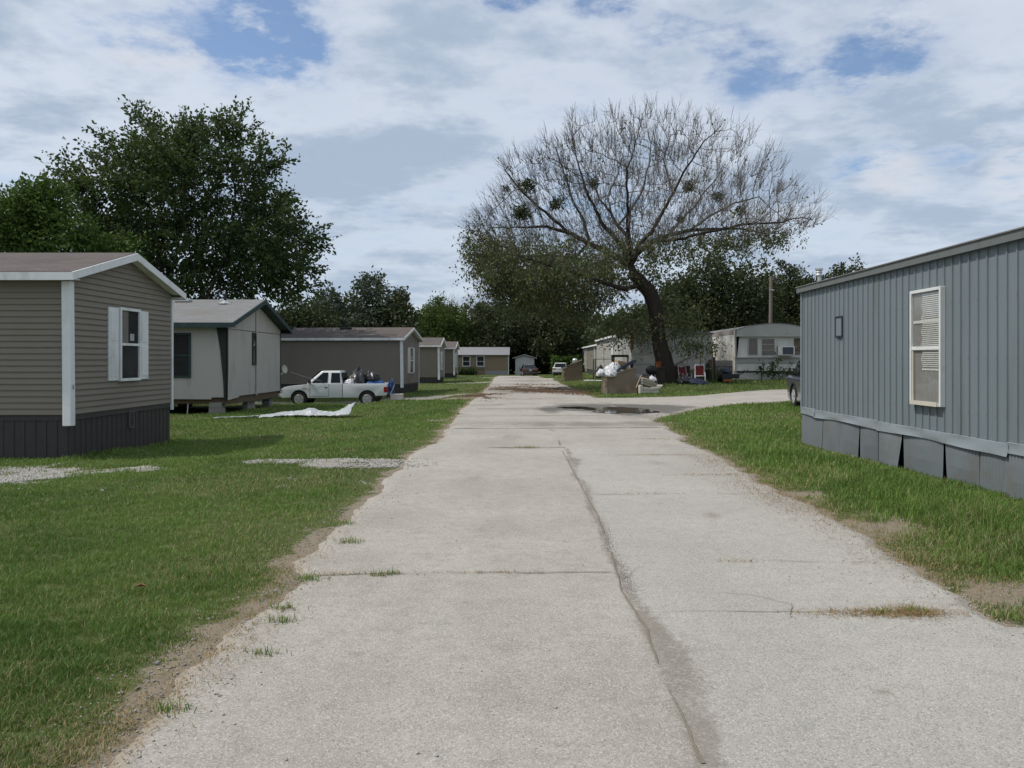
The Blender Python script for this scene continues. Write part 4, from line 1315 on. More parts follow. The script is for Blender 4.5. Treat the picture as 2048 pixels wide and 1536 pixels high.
# --- pale trailer behind the tree
t = thing("mobile_home", "pale grey trailer in the shade directly behind the big half-bare tree", "mobile home", (6.3, 48.6, 0))
W, L = 4.8, 9.4
mb = MB()
lap_wall(mb, (0, 0, 0), (1, 0, 0), (0, -1, 0), .75, 3.2, .61, lambda v: (0, W), depth=.008)
mb.box((0, .02, .75), (W, L, 3.2))
mb.build("wall", M["offwhite"], t)
MB().prism([(-.08, 3.2), (W / 2, 3.52), (W + .08, 3.2), (W + .08, 3.12), (-.08, 3.12)], -.1, L + .1, axis="y").build("roof", M["roof_metal"], t)
MB().box((.02, .03, .1), (W - .02, L - .02, .75)).build("skirting", M["grey_paint"], t)

# --- grey vinyl home with white front window, and the one behind it
t = thing("mobile_home", "light grey vinyl home with white window frames behind the wooden railed deck", "mobile home", (6.75, 59.2, 0), 0)
W, L = 4.2, 17.0
mb = MB()
lap_wall(mb, (0, 0, 0), (0, 1, 0), (-1, 0, 0), .75, 3.35, .13, lambda v: (0, L))
lap_wall(mb, (0, 0, 0), (1, 0, 0), (0, -1, 0), .75, 3.35, .13, lambda v: (0, W))
mb.box((.01, .02, .75), (W, L, 3.35))
mb.build("siding", M["lap_grey"], t)
MB().prism([(-.2, 3.42), (W / 2, 3.98), (W + .2, 3.42), (W + .2, 3.34), (W / 2, 3.9), (-.2, 3.34)], -.25, L + .2, axis="y").build("roof", M["shingle_grey"], t)
mb = MB().box((-.24, -.25, 3.28), (-.2, L + .2, 3.43)).prism([(0, 3.35), (W, 3.35), (W / 2, 3.88)], .0, .02, axis="y")
mb.box((-.03, -.03, .7), (.09, .0, 3.3)).box((-.03, .0, .7), (-.016, .1, 3.3)).box((-.03, L - .1, .7), (-.016, L, 3.3))
mb.build("white_trim", M["white_trim"], t)
MB().box((.02, .03, .0), (W, L - .02, .75)).build("skirting", M["skirt_brown"], t)
window(t, (.62, -.026, 1.1), (1, 0, 0), (0, -1, 0), .95, 2.0, M["white_trim"], fw=.10)
window(t, (-.026, 10.5, 1.2), (0, -1, 0), (-1, 0, 0), .7, 1.6, M["white_trim"], fw=.04, glass=M["glass"])
mb = MB().box((-.06, 3.0, .85), (-.012, 3.95, 2.95))
mb.build("door", M["white_trim"], t)

t = thing("mobile_home", "farthest grey home on the right, white posts on its side, past the railed deck", "mobile home", (7.6, 80, 0), 0)
L = 34
mb = MB()
lap_wall(mb, (0, 0, 0), (0, 1, 0), (-1, 0, 0), .55, 3.15, .13, lambda v: (0, L))
mb.box((.01, 0, .55), (4.2, L, 3.15))
mb.build("siding", M["taupe"], t)
MB().prism([(-.25, 3.2), (2.1, 3.75), (4.45, 3.2), (4.45, 3.1), (2.1, 3.65), (-.25, 3.1)], -.2, L + .2, axis="y").build("roof", M["shingle_grey"], t)
mb = MB().box((-.29, -.2, 3.05), (-.25, L + .2, 3.21))
mb.build("fascia", M["white_trim"], t)
for yy in (8.0, 20.0):
    MB().box((-.1, yy, .2), (.0, yy + .3, 3.1)).build("post", M["white_trim"], t)
window(t, (-.026, 26, 1.0), (0, -1, 0), (-1, 0, 0), 3.0, 1.9, M["white_trim"], fw=.2)
MB().box((.02, .02, -.3), (4.1, L, .55)).build("skirting", M["skirt_brown"], t)

# --- tan house closing the road
t = thing("house", "low tan board house with grey metal roof at the end of the road", "house", (-1.95, 105, -.35), 0)
L, W = 16, 4.6
mb = MB()
rib_wall(mb, (-L, 0, 0), (1, 0, 0), (0, -1, 0), 0, L, .55, 2.75, [(0, 0), (.28, 0), (.285, -.012), (.30, -.012), (.305, 0)], .305)
mb.box((-L, .01, .0), (0, W, 2.75))
mb.build("wall", M["tan"], t)
MB().prism([(-.35, 2.62), (W / 2, 3.62), (W + .35, 2.62), (W + .35, 2.55), (W / 2, 3.55), (-.35, 2.55)], -L - .3, .12, axis="x").build("roof", M["roof_zinc"], t)
MB().box((-.07, -.02, 0), (.02, .08, 2.7)).build("corner_trim", M["white_trim"], t)
MB().box((-3.0, -.03, .0), (-.08, -.0, .58)).build("skirting", M["grey_paint"], t)
for x0 in (-5.9, -4.1):
    window(t, (x0, -.012, 1.12), (1, 0, 0), (0, -1, 0), 1.02, 1.36, M["white_trim"], fw=.09, rail=.48)
MB().box((-4.0, -.03, .76), (-3.15, -.0, .84)).build("wall_slot", M["black"], t)
MB().box((-6.5, -.03, 2.4), (-6.05, -.0, 2.54)).build("name_board", M["orange"], t)

# --- small grey shed
t = thing("shed", "small grey shed with low gable roof behind the black car", "shed", (0.1, 106, -.35))
mb = MB()
g = lambda v: (-1.22, 1.22) if v < 2.15 else (-1.22 + (v - 2.15) / .28, 1.22 - (v - 2.15) / .28)
mb.prism([(-1.22, -.1), (1.22, -.1), (1.22, 2.15), (0, 2.15 + .34), (-1.22, 2.15)], 0, 3, axis="y")
rib_wall(mb, (-1.22, -.006, 0), (1, 0, 0), (0, -1, 0), 0, 2.44, 0, 2.15, [(0, 0), (.14, 0), (.145, .012), (.165, .012), (.17, 0)], .2)
mb.build("wall", M["shed_wall"], t)
MB().prism([(-1.6, 2.1), (0, 2.56), (1.55, 2.1), (1.55, 2.22), (0, 2.70), (-1.6, 2.22)], -.25, 3.2, axis="y").build("roof", M["roof_zinc"], t)

# ------------------------------------------------------------------ vehicles
def arc(cx, cz, r, a0, a1, n=12):
    return [(cx + r * math.cos(RAD(a0 + (a1 - a0) * k / n)), cz + r * math.sin(RAD(a0 + (a1 - a0) * k / n))) for k in range(n + 1)]


def wheel(parent, x, y, r, w, side, rim_m):
    """side = -1: outer face towards -y"""
    mb = MB().lathe([(r * .62, -w / 2), (r * .9, -w / 2), (r, -w * .33), (r, w * .33), (r * .9, w / 2), (r * .62, w / 2)], (0, 0, 0), axis="y", n=28)
    wo = mb.build("wheel", M["tyre"], parent, smooth=True, loc=(x, y, r))
    mb = MB().lathe([(r * .63, side * w * .505), (r * .60, side * w * .56), (r * .52, side * w * .515), (r * .2, side * w * .51), (r * .16, side * w * .58), (r * .02, side * w * .60)], (0, 0, 0), axis="y", n=24)
    for k in range(5):
        a = 2 * math.pi * k / 5 + .3
        mb.bar((math.cos(a) * r * .15, side * w * .55, math.sin(a) * r * .15), (math.cos(a) * r * .58, side * w * .55, math.sin(a) * r * .58), r * .16, .02, up=(0, 1, 0))
    mb.build("rim", rim_m, wo)
    return wo


def frustum(mb, x0, x1, X0, X1, y0, Y1, z0, z1):
    vs = [(x0, -y0, z0), (x1, -y0, z0), (x1, y0, z0), (x0, y0, z0), (X0, -Y1, z1), (X1, -Y1, z1), (X1, Y1, z1), (X0, Y1, z1)]
    mb.add(vs, [(3, 2, 1, 0), (4, 5, 6, 7), (0, 1, 5, 4), (1, 2, 6, 5), (2, 3, 7, 6), (3, 0, 4, 7)])


def quad_plate(mb, pts, th=.008):
    pts = [Vector(p) for p in pts]
    nrm = (pts[1] - pts[0]).cross(pts[2] - pts[0]).normalized() * th
    n = len(pts)
    mb.add(pts + [p + nrm for p in pts], [tuple(reversed(range(n))), tuple(range(n, 2 * n))] + [(i, (i + 1) % n, (i + 1) % n + n, i + n) for i in range(n)])


# --- white extended-cab pickup, nose to the left; local x runs from nose to tail
t = thing("pickup_truck", "white extended-cab pickup parked on the lawn, its bed heaped with bags and a blue tarp", "pickup truck", (-11.28, 39.05, -.56))
hw = .86
fa, ra, ar = .86, 4.02, .41
body = [(.06, .40), (.0, .50), (.015, .66), (.05, .80), (.16, .90), (.45, .955), (1.2, 1.03), (1.32, 1.06), (2.86, 1.07), (2.86, .42)]
body += [(fa + ar + .02, .40)] + arc(fa, .36, ar, 8, 172, 14)[0:] + [(fa - ar - .02, .42)]
mb = MB().prism(body, -hw, hw)
bd = mb.build("body", M["car_white"], t, smooth=True, bevel=.035, seg=3, angle=25)
bed = [(2.875, .42), (2.875, 1.06), (4.86, 1.07), (4.93, 1.05), (4.95, .62), (4.90, .52), (ra + ar + .03, .50)] + arc(ra, .36, ar, 14, 172, 14) + [(ra - ar - .03, .42)]
for s in (-1, 1):
    mb = MB().prism(bed, s * hw, s * (hw - .07))
    mb.build("bed_side", M["car_white"], t, smooth=True, bevel=.02, seg=2, angle=25)
MB().box((2.87, -hw + .08, .52), (4.88, hw - .08, .62)).box((2.87, -hw + .08, .6), (2.92, hw - .08, 1.05)).build("bed_floor", M["black"], t)
MB().box((4.885, -hw + .075, .56), (4.94, hw - .075, 1.05)).build("tailgate", M["car_white"], t, bevel=.015)
cab = MB()
frustum(cab, 1.18, 2.85, 1.86, 2.72, .80, .60, 1.055, 1.655)
cb = cab.build("cab", M["car_white"], t, smooth=True, bevel=.06, seg=3)
def cabpt(x, z, s, off=.012):
    f = (z - 1.055) / .6
    return (x, s * (.80 - .20 * f + off), z)
for s in (-1, 1):
    for name, pts in (("side_window", [(1.42, 1.10), (2.17, 1.10), (2.17, 1.57), (1.93, 1.57)]), ("rear_side_window", [(2.32, 1.10), (2.76, 1.10), (2.71, 1.56), (2.32, 1.56)])):
        mb = MB()
        p3 = [cabpt(x, z, s) for x, z in pts]
        quad_plate(mb, p3 if s < 0 else p3[::-1], .006)
        mb.build(name, M["car_glass"], cb)
mb = MB()
quad_plate(mb, [(1.27, -.70, 1.15), (1.79, -.57, 1.62), (1.79, .57, 1.62), (1.27, .70, 1.15)], .012)
for i in range(len(mb.v)):
    mb.v[i] = (mb.v[i][0] - .035, mb.v[i][1], mb.v[i][2] + .01)
mb.build("windscreen", M["car_glass"], cb)
mb = MB()
quad_plate(mb, [(2.865, -.62, 1.12), (2.865, .62, 1.12), (2.765, .52, 1.56), (2.765, -.52, 1.56)], .01)
mb.build("rear_window", M["car_glass"], cb)
# door seams, handle, mirror, crease
mb = MB()
for xx in (1.36, 2.235):
    mb.box((xx, -hw - .003, .47), (xx + .014, -hw + .01, 1.05))
mb.box((2.86, -hw - .002, .44), (2.876, -hw + .02, 1.06)).box((1.36, -hw - .003, .47), (2.24, -hw + .01, .482))
mb.build("door_seam", M["black"], bd)
MB().box((2.05, -hw - .022, .86), (2.19, -hw, .905)).build("door_handle", M["black"], bd, bevel=.01)
MB().box((1.33, -hw - .20, 1.07), (1.43, -hw - .02, 1.22)).box((1.36, -hw - .05, 1.05), (1.42, -hw + .06, 1.09)).build("mirror", M["black"], bd, bevel=.02)
MB().box((1.0, -hw - .006, .84), (1.19, -hw + .004, .872)).build("badge", M["grey_paint"], bd)
MB().box((-.09, -hw + .01, .44), (.08, hw - .01, .60)).build("front_bumper", M["chrome"], t, bevel=.03)
MB().box((4.9, -hw + .03, .44), (5.06, hw - .03, .57)).build("rear_bumper", M["black"], t, bevel=.02)
for s in (-1, 1):
    MB().box((-.012, s * .80 - .07, .66), (.10, s * .80 + .07, .83)).build("headlight", M["lamp_clear"], t, bevel=.02)
    MB().box((4.79, s * (hw - .04) - .055, .66), (4.962, s * (hw - .04) + .055, .92)).build("tail_light", M["lamp_red"], t, bevel=.012)
MB().box((-.02, -.70, .64), (.05, .70, .82)).build("grille", M["black"], t, bevel=.01)
for wx in (fa, ra):
    MB().box((wx - ar, -hw + .10, .30), (wx + ar, hw - .10, .72)).build("wheel_well", M["black"], t)
    for s in (-1, 1):
        wheel(t, wx, s * (hw - .12), .345, .22, s, M["chrome"])


def lump(name, label, cat, m, loc, size, seed, rough=.28, group=None, rz=0, subdiv=4, parent=None):
    """a crumpled bag or bundle: sagging on its foot, creased, with a gathered neck"""
    bm = bmesh.new()
    bmesh.ops.create_icosphere(bm, subdivisions=subdiv, radius=1)
    rr = random.Random(seed)
    co = np.array([v.co[:] for v in bm.verts])
    ox, oy = rr.uniform(0, 50), rr.uniform(0, 50)
    n = fbm(co[:, 0] * 1.5 + ox + co[:, 2] * .8, co[:, 1] * 1.5 + oy - co[:, 2] * .7, seed, 3) - .5
    ridge = np.abs(fbm(co[:, 0] * 2.6 + oy + co[:, 2] * 1.4, co[:, 1] * 2.6 + ox + co[:, 2] * 1.9, seed + 3, 3) - .5)
    fine = np.abs(fbm(co[:, 0] * 6 + ox + co[:, 2] * 4.4, co[:, 1] * 6 + oy - co[:, 2] * 3.9, seed + 7, 2) - .5)
    k = 1 + n * rough * 3.4 - ridge * rough * 3.2 - fine * rough * .9
    co = co * k[:, None]
    nx, ny = rr.uniform(-.4, .4), rr.uniform(-.3, .3)
    top = np.clip(co[:, 2], 0, 2)
    co[:, 0] = co[:, 0] * (1 - .45 * top ** 2) + nx * top
    co[:, 1] = co[:, 1] * (1 - .45 * top ** 2) + ny * top
    co[:, 2] = np.where(co[:, 2] < -.45, -.45 + (co[:, 2] + .45) * .15, co[:, 2])
    co = np.stack([co[:, 0] * size[0], co[:, 1] * size[1], (co[:, 2] + .5) * size[2] * .68], -1)
    for v, c in zip(bm.verts, co):
        v.co = c
    me = bpy.data.meshes.new(name)
    bm.to_mesh(me)
    bm.free()
    for p in me.polygons:
        p.use_smooth = True
    me.materials.append(m)
    o = bpy.data.objects.new(name, me)
    o.location, o.rotation_euler = loc, (0, 0, rz)
    link(o, parent)
    if parent is None:
        tag(o, label, cat, group)
    return o


TX, TY, TZ = -11.28, 39.05, -.56
lump("blue_tarp", "crumpled blue tarp hanging over the tail of the white pickup bed", "tarp", M["tarp_blue"], (TX + 4.25, TY + .05, TZ + .66), (.60, .60, .60), 3)
lump("garbage_bag", "black garbage bag against the cab in the pickup bed", "bag", M["bag_black"], (TX + 3.35, TY, TZ + .62), (.55, .6, 1.12), 5)
lump("garbage_bag", "shiny black bag topmost of the load, towards the tail of the pickup", "bag", M["bag_black"], (TX + 4.05, TY + .1, TZ + .98), (.38, .4, .68), 9, rough=.4)
lump("white_bag", "white plastic bag lying behind the pickup cab between black bags", "bag", M["bag_white"], (TX + 3.15, TY - .55, TZ + .86), (.33, .25, .42), 12, rough=.4)
o = MB().box((-.28, -.22, 0), (.28, .22, .34)).build("dark_crate", M["black"], None, bevel=.02, loc=(TX + 3.75, TY + .2, TZ + 1.12))
tag(o, "square black crate on the heap in the pickup bed, right behind the cab bags", "crate")
for (dx, lab) in ((4.93, "blue tarp corner draped down the pickup tailgate"),):
    lump("tarp_corner", lab, "tarp", M["tarp_blue"], (TX + 5.02, TY - .15, TZ + .55), (.13, .6, .75), 23, rough=.35)
o = MB().box((-.28, -.22, 0), (.28, .22, .26)).box((-.29, -.23, .25), (.29, .23, .29)).build("cooler_box", M["pink_box"], None, bevel=.015, loc=(-5.95, 38.6, gz(-5.95, 38.6)))
tag(o, "small pale pinkish box on the ground behind the pickup", "box")
o = MB().bar((-.1, 0, .0), (.22, .02, .75), .03, .03).build("broom_handle", M["white_old"], None, loc=(-6.25, 38.4, gz(-6.25, 38.4)))
tag(o, "thin pale stick leaning behind the pickup tail", "stick")


def car(name, label, loc, rz, paint, L, hw, belt, roof, cabin, suv=False, hood_z=.85, r=.33, tail_z=None, cat="car"):
    """x from nose to tail; cabin = (base front, base rear, roof front, roof rear)"""
    t = thing(name, label, cat, loc, rz)
    tail_z = tail_z or belt
    fa, ra, ar = L * .19, L * .79, r + .06
    low = .22
    body = [(.05, low + .02), (.0, .42), (.03, hood_z - .22), (.16, hood_z - .08), (cabin[0] - .1, belt - .03), (cabin[0], belt), (cabin[1], belt), (L - .06, tail_z - .02), (L - .01, tail_z - .10), (L, .55), (L - .05, low + .08)]
    body += [(ra + ar + .02, low)] + arc(ra, r, ar, 0, 180, 12) + [(ra - ar - .02, low), (fa + ar + .02, low)] + arc(fa, r, ar, 0, 180, 12) + [(fa - ar - .02, low)]
    bd = MB().prism(body, -hw, hw).build("body", paint, t, smooth=True, bevel=.06, seg=3, angle=25)
    cb = MB()
    frustum(cb, cabin[0], cabin[1], cabin[2], cabin[3], hw - .07, hw - .28, belt - .01, roof)
    cb = cb.build("cabin", paint, t, smooth=True, bevel=.08, seg=3)
    f = lambda x, z: (z - belt) / (roof - belt)
    yy = lambda z: (hw - .07) - .21 * (z - belt) / (roof - belt)
    za, zb = belt + .05, roof - .07
    lerp = lambda a, b, z: a + (b - a) * (z - belt) / (roof - belt)
    for s in (-1, 1):
        xm = (cabin[2] + cabin[3]) / 2
        for (a0, a1, b0, b1) in ((lerp(cabin[0], cabin[2], za) + .1, xm - .04, lerp(cabin[0], cabin[2], zb) + .08, xm - .04), (xm + .04, lerp(cabin[1], cabin[3], za) - .12, xm + .04, lerp(cabin[1], cabin[3], zb) - .1)):
            mb = MB()
            p = [(a0, s * (yy(za) + .008), za), (a1, s * (yy(za) + .008), za), (b1, s * (yy(zb) + .008), zb), (b0, s * (yy(zb) + .008), zb)]
            quad_plate(mb, p if s < 0 else p[::-1], .006)
            mb.build("side_window", M["car_glass"], cb)
    for name2, base, top, s in (("windscreen", cabin[0], cabin[2], -1), ("rear_window", cabin[1], cabin[3], 1)):
        mb = MB()
        xa, xb = lerp(base, top, za) + s * .012, lerp(base, top, zb) + s * .012
        p = [(xa, -yy(za) + .08, za), (xa, yy(za) - .08, za), (xb, yy(zb) - .06, zb), (xb, -yy(zb) + .06, zb)]
        quad_plate(mb, p if s > 0 else p[::-1], .01)
        mb.build(name2, M["car_glass"], cb)
    for s in (-1, 1):
        MB().box((L - .22, s * (hw - .20) - .21, tail_z - .27), (L + .012, s * (hw - .20) + .19, tail_z - .12)).build("tail_light", M["lamp_red"], t, bevel=.03)
        MB().box((-.012, s * (hw - .25) - .18, hood_z - .27), (.2, s * (hw - .25) + .2, hood_z - .14)).build("headlight", M["lamp_clear"], t, bevel=.03)
        MB().box((cabin[0] + .08, s * (hw + .08) - .09, belt - .02), (cabin[0] + .2, s * (hw + .08) + .09, belt + .12)).build("mirror", paint, t, bevel=.03)
        for wx in (fa, ra):
            wheel(t, wx, s * (hw - .11), r, .21, s, M["chrome"])
    for wx in (fa, ra):
        MB().box((wx - ar, -hw + .1, .2), (wx + ar, hw - .1, r + ar * .9)).build("wheel_well", M["black"], t)
    MB().box((L - .04, -hw + .06, .30), (L + .03, hw - .06, .50)).build("rear_bumper", M["black"] if suv else paint, t, bevel=.03)
    MB().box((L - .005, -.16, tail_z - .30), (L + .018, .16, tail_z - .18)).build("licence_plate", M["plate"], t)
    mb = MB().box((L - .02, -.52, tail_z - .16), (L + .012, .52, tail_z - .135))
    mb.build("trim_strip", M["chrome"], t)
    if suv:
        for s in (-1, 1):
            for wx in (fa, ra):
                pts = arc(wx, r, ar + .05, 0, 180, 12)
                MB().prism(pts + arc(wx, r, ar - .005, 180, 0, 12), s * hw - .02 * s, s * (hw + .02)).build("arch_trim", M["black"], t)
    return t


# nose points away from the viewer: local +x (tail) turned towards -y
car("sedan", "shiny black sedan seen from behind at the end of the road", (.35, 100.6, -.34), RAD(-85), M["car_black"], 4.7, .90, .93, 1.43, (1.25, 4.1, 2.0, 3.3), tail_z=1.0, r=.34)
car("suv", "white suv parked on the grass by the second wooden trash box", (4.9, 102.4, gz(4.3, 99) - .08), RAD(-98), M["car_white"], 4.5, .90, 1.0, 1.60, (1.15, 4.42, 1.85, 4.0), suv=True, hood_z=.98, tail_z=1.08, r=.37)
car("suv", "dark grey suv whose tail shows past the corner of the blue-grey metal trailer", (9.55, 23.9, .0), RAD(84), M["car_grey"], 4.6, .92, 1.02, 1.66, (1.1, 4.45, 1.8, 4.0), suv=True, hood_z=1.0, tail_z=1.1, r=.38)


# ------------------------------------------------------------------ trash boxes
def trash_box(label, loc, rz=0, w=1.5, d=1.1, hl=.82, hh=1.28):
    t = thing("trash_box", label, "trash box", loc, rz, "wooden trash boxes along the right of the road")
    mb = MB()
    prof = [(0, -.1), (w, -.1), (w - .08, hh - .02), (0, hl)]
    mb.prism(prof, 0, .03)
    mb.prism(prof, d - .03, d)
    mb.box((w - .06, .03, -.1), (w - .09, d - .03, hh - .08)).box((.0, .03, -.1), (.03, d - .03, hl - .1))
    mb.build("side_board", M["bin_brown"], t)
    mb = MB()
    mb.box((-.03, -.012, -.1), (.11, -.001, .34)).box((-.03, -.012, .40), (.06, -.001, .56)).box((-.03, -.014, .60), (.10, -.001, .80))
    mb.box((-.05, .0, -.1), (-.001, .12, .80)).box((-.05, d - .12, -.1), (-.001, d, .8))
    mb.build("corner_batten", M["bin_light"], t)
    mb = MB()
    mb.bar((-.0, -.02, hl + .0), (w - .1, -.02, hh), .05, .03)
    mb.build("rim_board", M["bin_light"], t)
    return t, (w, d, hl, hh)


b1, dm = trash_box("nearer wooden trash box, overfull with white bags under a tilted black lid", (3.78, 38.5, gz(4.3, 38.8) - .02))
w, d, hl, hh = dm
mb = MB()
mb.add([(.62, -.08, hl + .30), (1.46, -.08, hh + .26), (1.46, d + .05, hh + .26), (.62, d + .05, hl + .30), (.62, -.08, hl + .36), (1.46, -.08, hh + .33), (1.46, d + .05, hh + .33), (.62, d + .05, hl + .36)],
       [(3, 2, 1, 0), (4, 5, 6, 7), (0, 1, 5, 4), (1, 2, 6, 5), (2, 3, 7, 6), (3, 0, 4, 7)])
for k in range(3):
    mb.bar((.62, .1 + k * .4, hl + .37), (1.46, .1 + k * .4, hh + .34), .04, .03)
mb.build("lid", M["tarp_navy"], b1, bevel=.01)
bz = gz(4.3, 38.8)
lump("garbage_bag", "small white bag with a reddish patch at the low edge of the nearer trash box", "bag", M["bag_white"], (3.62, 38.7, bz + .83), (.24, .24, .40), 31)
lump("garbage_bag", "big white bag slumped over the front of the nearer trash box", "bag", M["bag_white"], (4.02, 38.62, bz + .80), (.36, .30, .40), 33)
bg = lump("garbage_bag", "white printed bag standing upright in the nearer trash box", "bag", M["bag_white"], (4.2, 38.85, bz + 1.0), (.36, .28, .55), 35)
pm_ = mat("print_dark", (.03, .03, .035))
MB().box((.02, -.305, .34), (.06, -.27, .50)).box((.10, -.30, .36), (.14, -.27, .42)).build("print", pm_, bg)
o = MB().box((-.25, -.2, 0), (.25, .2, .36)).build("cardboard_box", M["cardboard"], None, bevel=.015, loc=(4.55, 39.2, bz + 1.18))
o.rotation_euler = (0, RAD(12), RAD(20))
tag(o, "brown cardboard box behind the white bags in the nearer trash box", "box")

b2, dm = trash_box("farther wooden trash box, its dark lid closed with tan boards on top", (2.78, 58.4, gz(3.4, 58.7) - .02), 0, 1.42, 1.1, .90, 1.36)
w, d, hl, hh = dm
mb = MB()
mb.add([(-.10, -.06, hl + .02), (w - .05, -.06, hh + .03), (w - .05, d + .05, hh + .03), (-.10, d + .05, hl + .02), (-.10, -.06, hl + .08), (w - .05, -.06, hh + .09), (w - .05, d + .05, hh + .09), (-.10, d + .05, hl + .08)],
       [(3, 2, 1, 0), (4, 5, 6, 7), (0, 1, 5, 4), (1, 2, 6, 5), (2, 3, 7, 6), (3, 0, 4, 7)])
mb.build("lid", M["wood_dark"], b2)
mb = MB()
mb.bar((.55, .3, hl + .34), (1.3, .3, hh + .14), .26, .05).bar((.75, .7, hl + .36), (1.35, .75, hh + .16), .22, .05)
o = mb.build("loose_boards", M["bin_light"], None, loc=b2.location)
tag(o, "tan boards lying on the lid of the farther trash box", "boards")

# white pipes on the grass between the two boxes
mb = MB()
mb.tube([(0, 0, .12), (2.6, -.3, .10)], .045, 8).tube([(.1, .35, .12), (2.4, .2, .08)], .04, 8).tube([(.0, 0, .12), (.1, .35, .12)], .04, 8)
o = mb.build("pipe_rack", M["white_trim"], None, loc=(4.05, 55.5, gz(5, 55.5)))
tag(o, "white pipe frame lying on the grass behind the nearer trash box", "pipe rack")

# ------------------------------------------------------------------ upholstered chair thrown out
z = gz(5.8, 38.5)
t = thing("armchair", "discarded cream armchair heaped with its loose cushions on the verge", "armchair", (5.35, 38.25, z), RAD(8))
mb = MB()
mb.box((.02, .0, 0), (.18, .7, .42)).box((.18, .02, .02), (.95, .72, .20))
mb.build("base", M["cream"], t, bevel=.06, seg=3, smooth=True)
mb = MB()
pr = [(.15, .20), (.55, .16), (.95, .20), (1.12, .36), (1.15, .42), (1.05, .40), (.9, .34), (.55, .30), (.2, .34)]
mb.prism(pr, .0, .72)
mb.build("seat", M["cream"], t, bevel=.05, seg=3, smooth=True)
mb = MB().box((-.12, .55, .02), (.22, .68, .92))
mb.build("back_panel", M["grey_cloth"], t, bevel=.04)
# each cushion is a loose thing on the chair
for k, (cx, cz, tilt, w_, lab) in enumerate(((.52, .40, 18, .40, "lowest grey cushion with mustard piping in the pile on the armchair"), (.50, .52, 16, .38, "middle grey cushion in the pile on the armchair"), (.46, .64, 14, .33, "top grey cushion in the pile on the armchair"))):
    c = thing("cushion", lab, "cushion", (5.35, 38.25, z), RAD(8), "cushions heaped on the discarded armchair")
    q = MB().box((cx - w_, .05, cz - .065), (cx + w_, .58, cz + .065), rot=Matrix.Rotation(RAD(tilt), 3, "Y"))
    q.build("pad", M["grey_cloth"], c, bevel=.05, seg=3, smooth=True)
    rot = Matrix.Rotation(RAD(tilt), 3, "Y")
    cc = Vector((cx, .3, cz))
    e = [rot @ (Vector(p) - cc) + cc for p in ((cx - w_ - .0, .035, cz - .045), (cx + w_, .035, cz - .045))]
    MB().tube(e, .010, 6).build("piping", M["mustard"], c)
o = lump("cloth_bundle", "white and blue cloth bundle on top of the armchair cushions", "cloth", M["bag_white"], (6.05, 38.65, z + .60), (.17, .16, .24), 41)
o = MB().tube([(-.05, 0, .3), (.12, .05, .72), (.22, .1, .9)], [.03, .035, .02], 8).build("wood_leg", M["bin_light"], None, loc=(5.25, 38.2, z))
tag(o, "pale wooden stick leaning on the left of the armchair", "stick")


# ------------------------------------------------------------------ yard clutter under the tree
def lawn_chair(label, loc, rz, fm="white_trim"):
    t = thing("lawn_chair", label, "lawn chair", loc, rz, "lawn chairs in the shade beside the tree trunk")
    mb = MB()
    for s in (-1, 1):
        mb.tube([(s * .26, -.28, 0), (s * .26, -.24, .58), (s * .26, .20, .60), (s * .26, .26, .0)], .016, 8)
        mb.tube([(s * .235, -.22, .38), (s * .235, .22, .36), (s * .235, .36, .98)], .016, 8)
    mb.tube([(-.235, .36, .98), (.235, .36, .98)], .018, 8).tube([(-.26, -.25, .40), (.26, -.25, .40)], .018, 8)
    mb.build("frame", M[fm], t)
    mb = MB()
    n = 8
    mb.add([(-.22, -.21, .385), (.22, -.21, .385), (.22, .21, .355), (-.22, .21, .355), (-.22, -.21, .37), (.22, -.21, .37), (.22, .21, .34), (-.22, .21, .34)], [(0, 1, 2, 3), (7, 6, 5, 4), (0, 4, 5, 1), (1, 5, 6, 2), (2, 6, 7, 3), (3, 7, 4, 0)])
    mb.build("seat", M["red_cloth"], t)
    mb = MB()
    mb.add([(-.215, .22, .40), (.215, .22, .40), (.215, .345, .93), (-.215, .345, .93), (-.215, .24, .395), (.215, .24, .395), (.215, .365, .93), (-.215, .365, .93)], [(0, 1, 2, 3), (7, 6, 5, 4), (0, 4, 5, 1), (1, 5, 6, 2), (2, 6, 7, 3), (3, 7, 4, 0)])
    mb.build("backrest", M["red_cloth"], t)
    return t


lawn_chair("red lawn chair with bright white frame, farther right from the tree trunk", (9.3, 43.6, gz(9.3, 43.6) + .03), RAD(-8))
c2 = lawn_chair("dimmer red lawn chair nearer the tree trunk, deeper in the shade", (8.62, 44.1, gz(8.6, 44.1) - .05), RAD(20), "grey_paint")  # frame coloured grey instead of white to paint in the deeper shade
lump("navy_tarp", "dark navy tarp heap on the ground right of the tree trunk", "tarp", M["tarp_navy"], (9.0, 42.6, gz(9, 42.6) - .02), (.5, .4, .36), 51)
lump("tarp_heap", "low black tarp heap between trunk and the nearer lawn chair", "tarp", M["bag_black"], (8.35, 43.0, gz(8.3, 43) - .02), (.4, .4, .6), 53)
t = thing("yard_cart", "dark wheeled cart piled with junk beside the corner of the white trailer", "cart", (11.15, 45.0, gz(11.3, 45)), RAD(10))
MB().box((-.5, -.3, .28), (.5, .3, .52)).build("tub", M["black"], t, bevel=.03)
MB().bar((.5, -.2, .45), (1.05, -.2, .72), .04).bar((.5, .2, .45), (1.05, .2, .72), .04).build("handle", M["wood_dark"], t)
for s in (-1, 1):
    MB().lathe([(.2, -.04), (.22, 0), (.2, .04)], (-.3, s * .34, .21), axis="y", n=16).build("wheel", M["tyre"], t)
lump("junk_bag", "dark blue bag lying in the yard cart", "bag", M["tarp_navy"], (11.0, 45.0, gz(11.3, 45) + .5), (.35, .28, .38), 57)
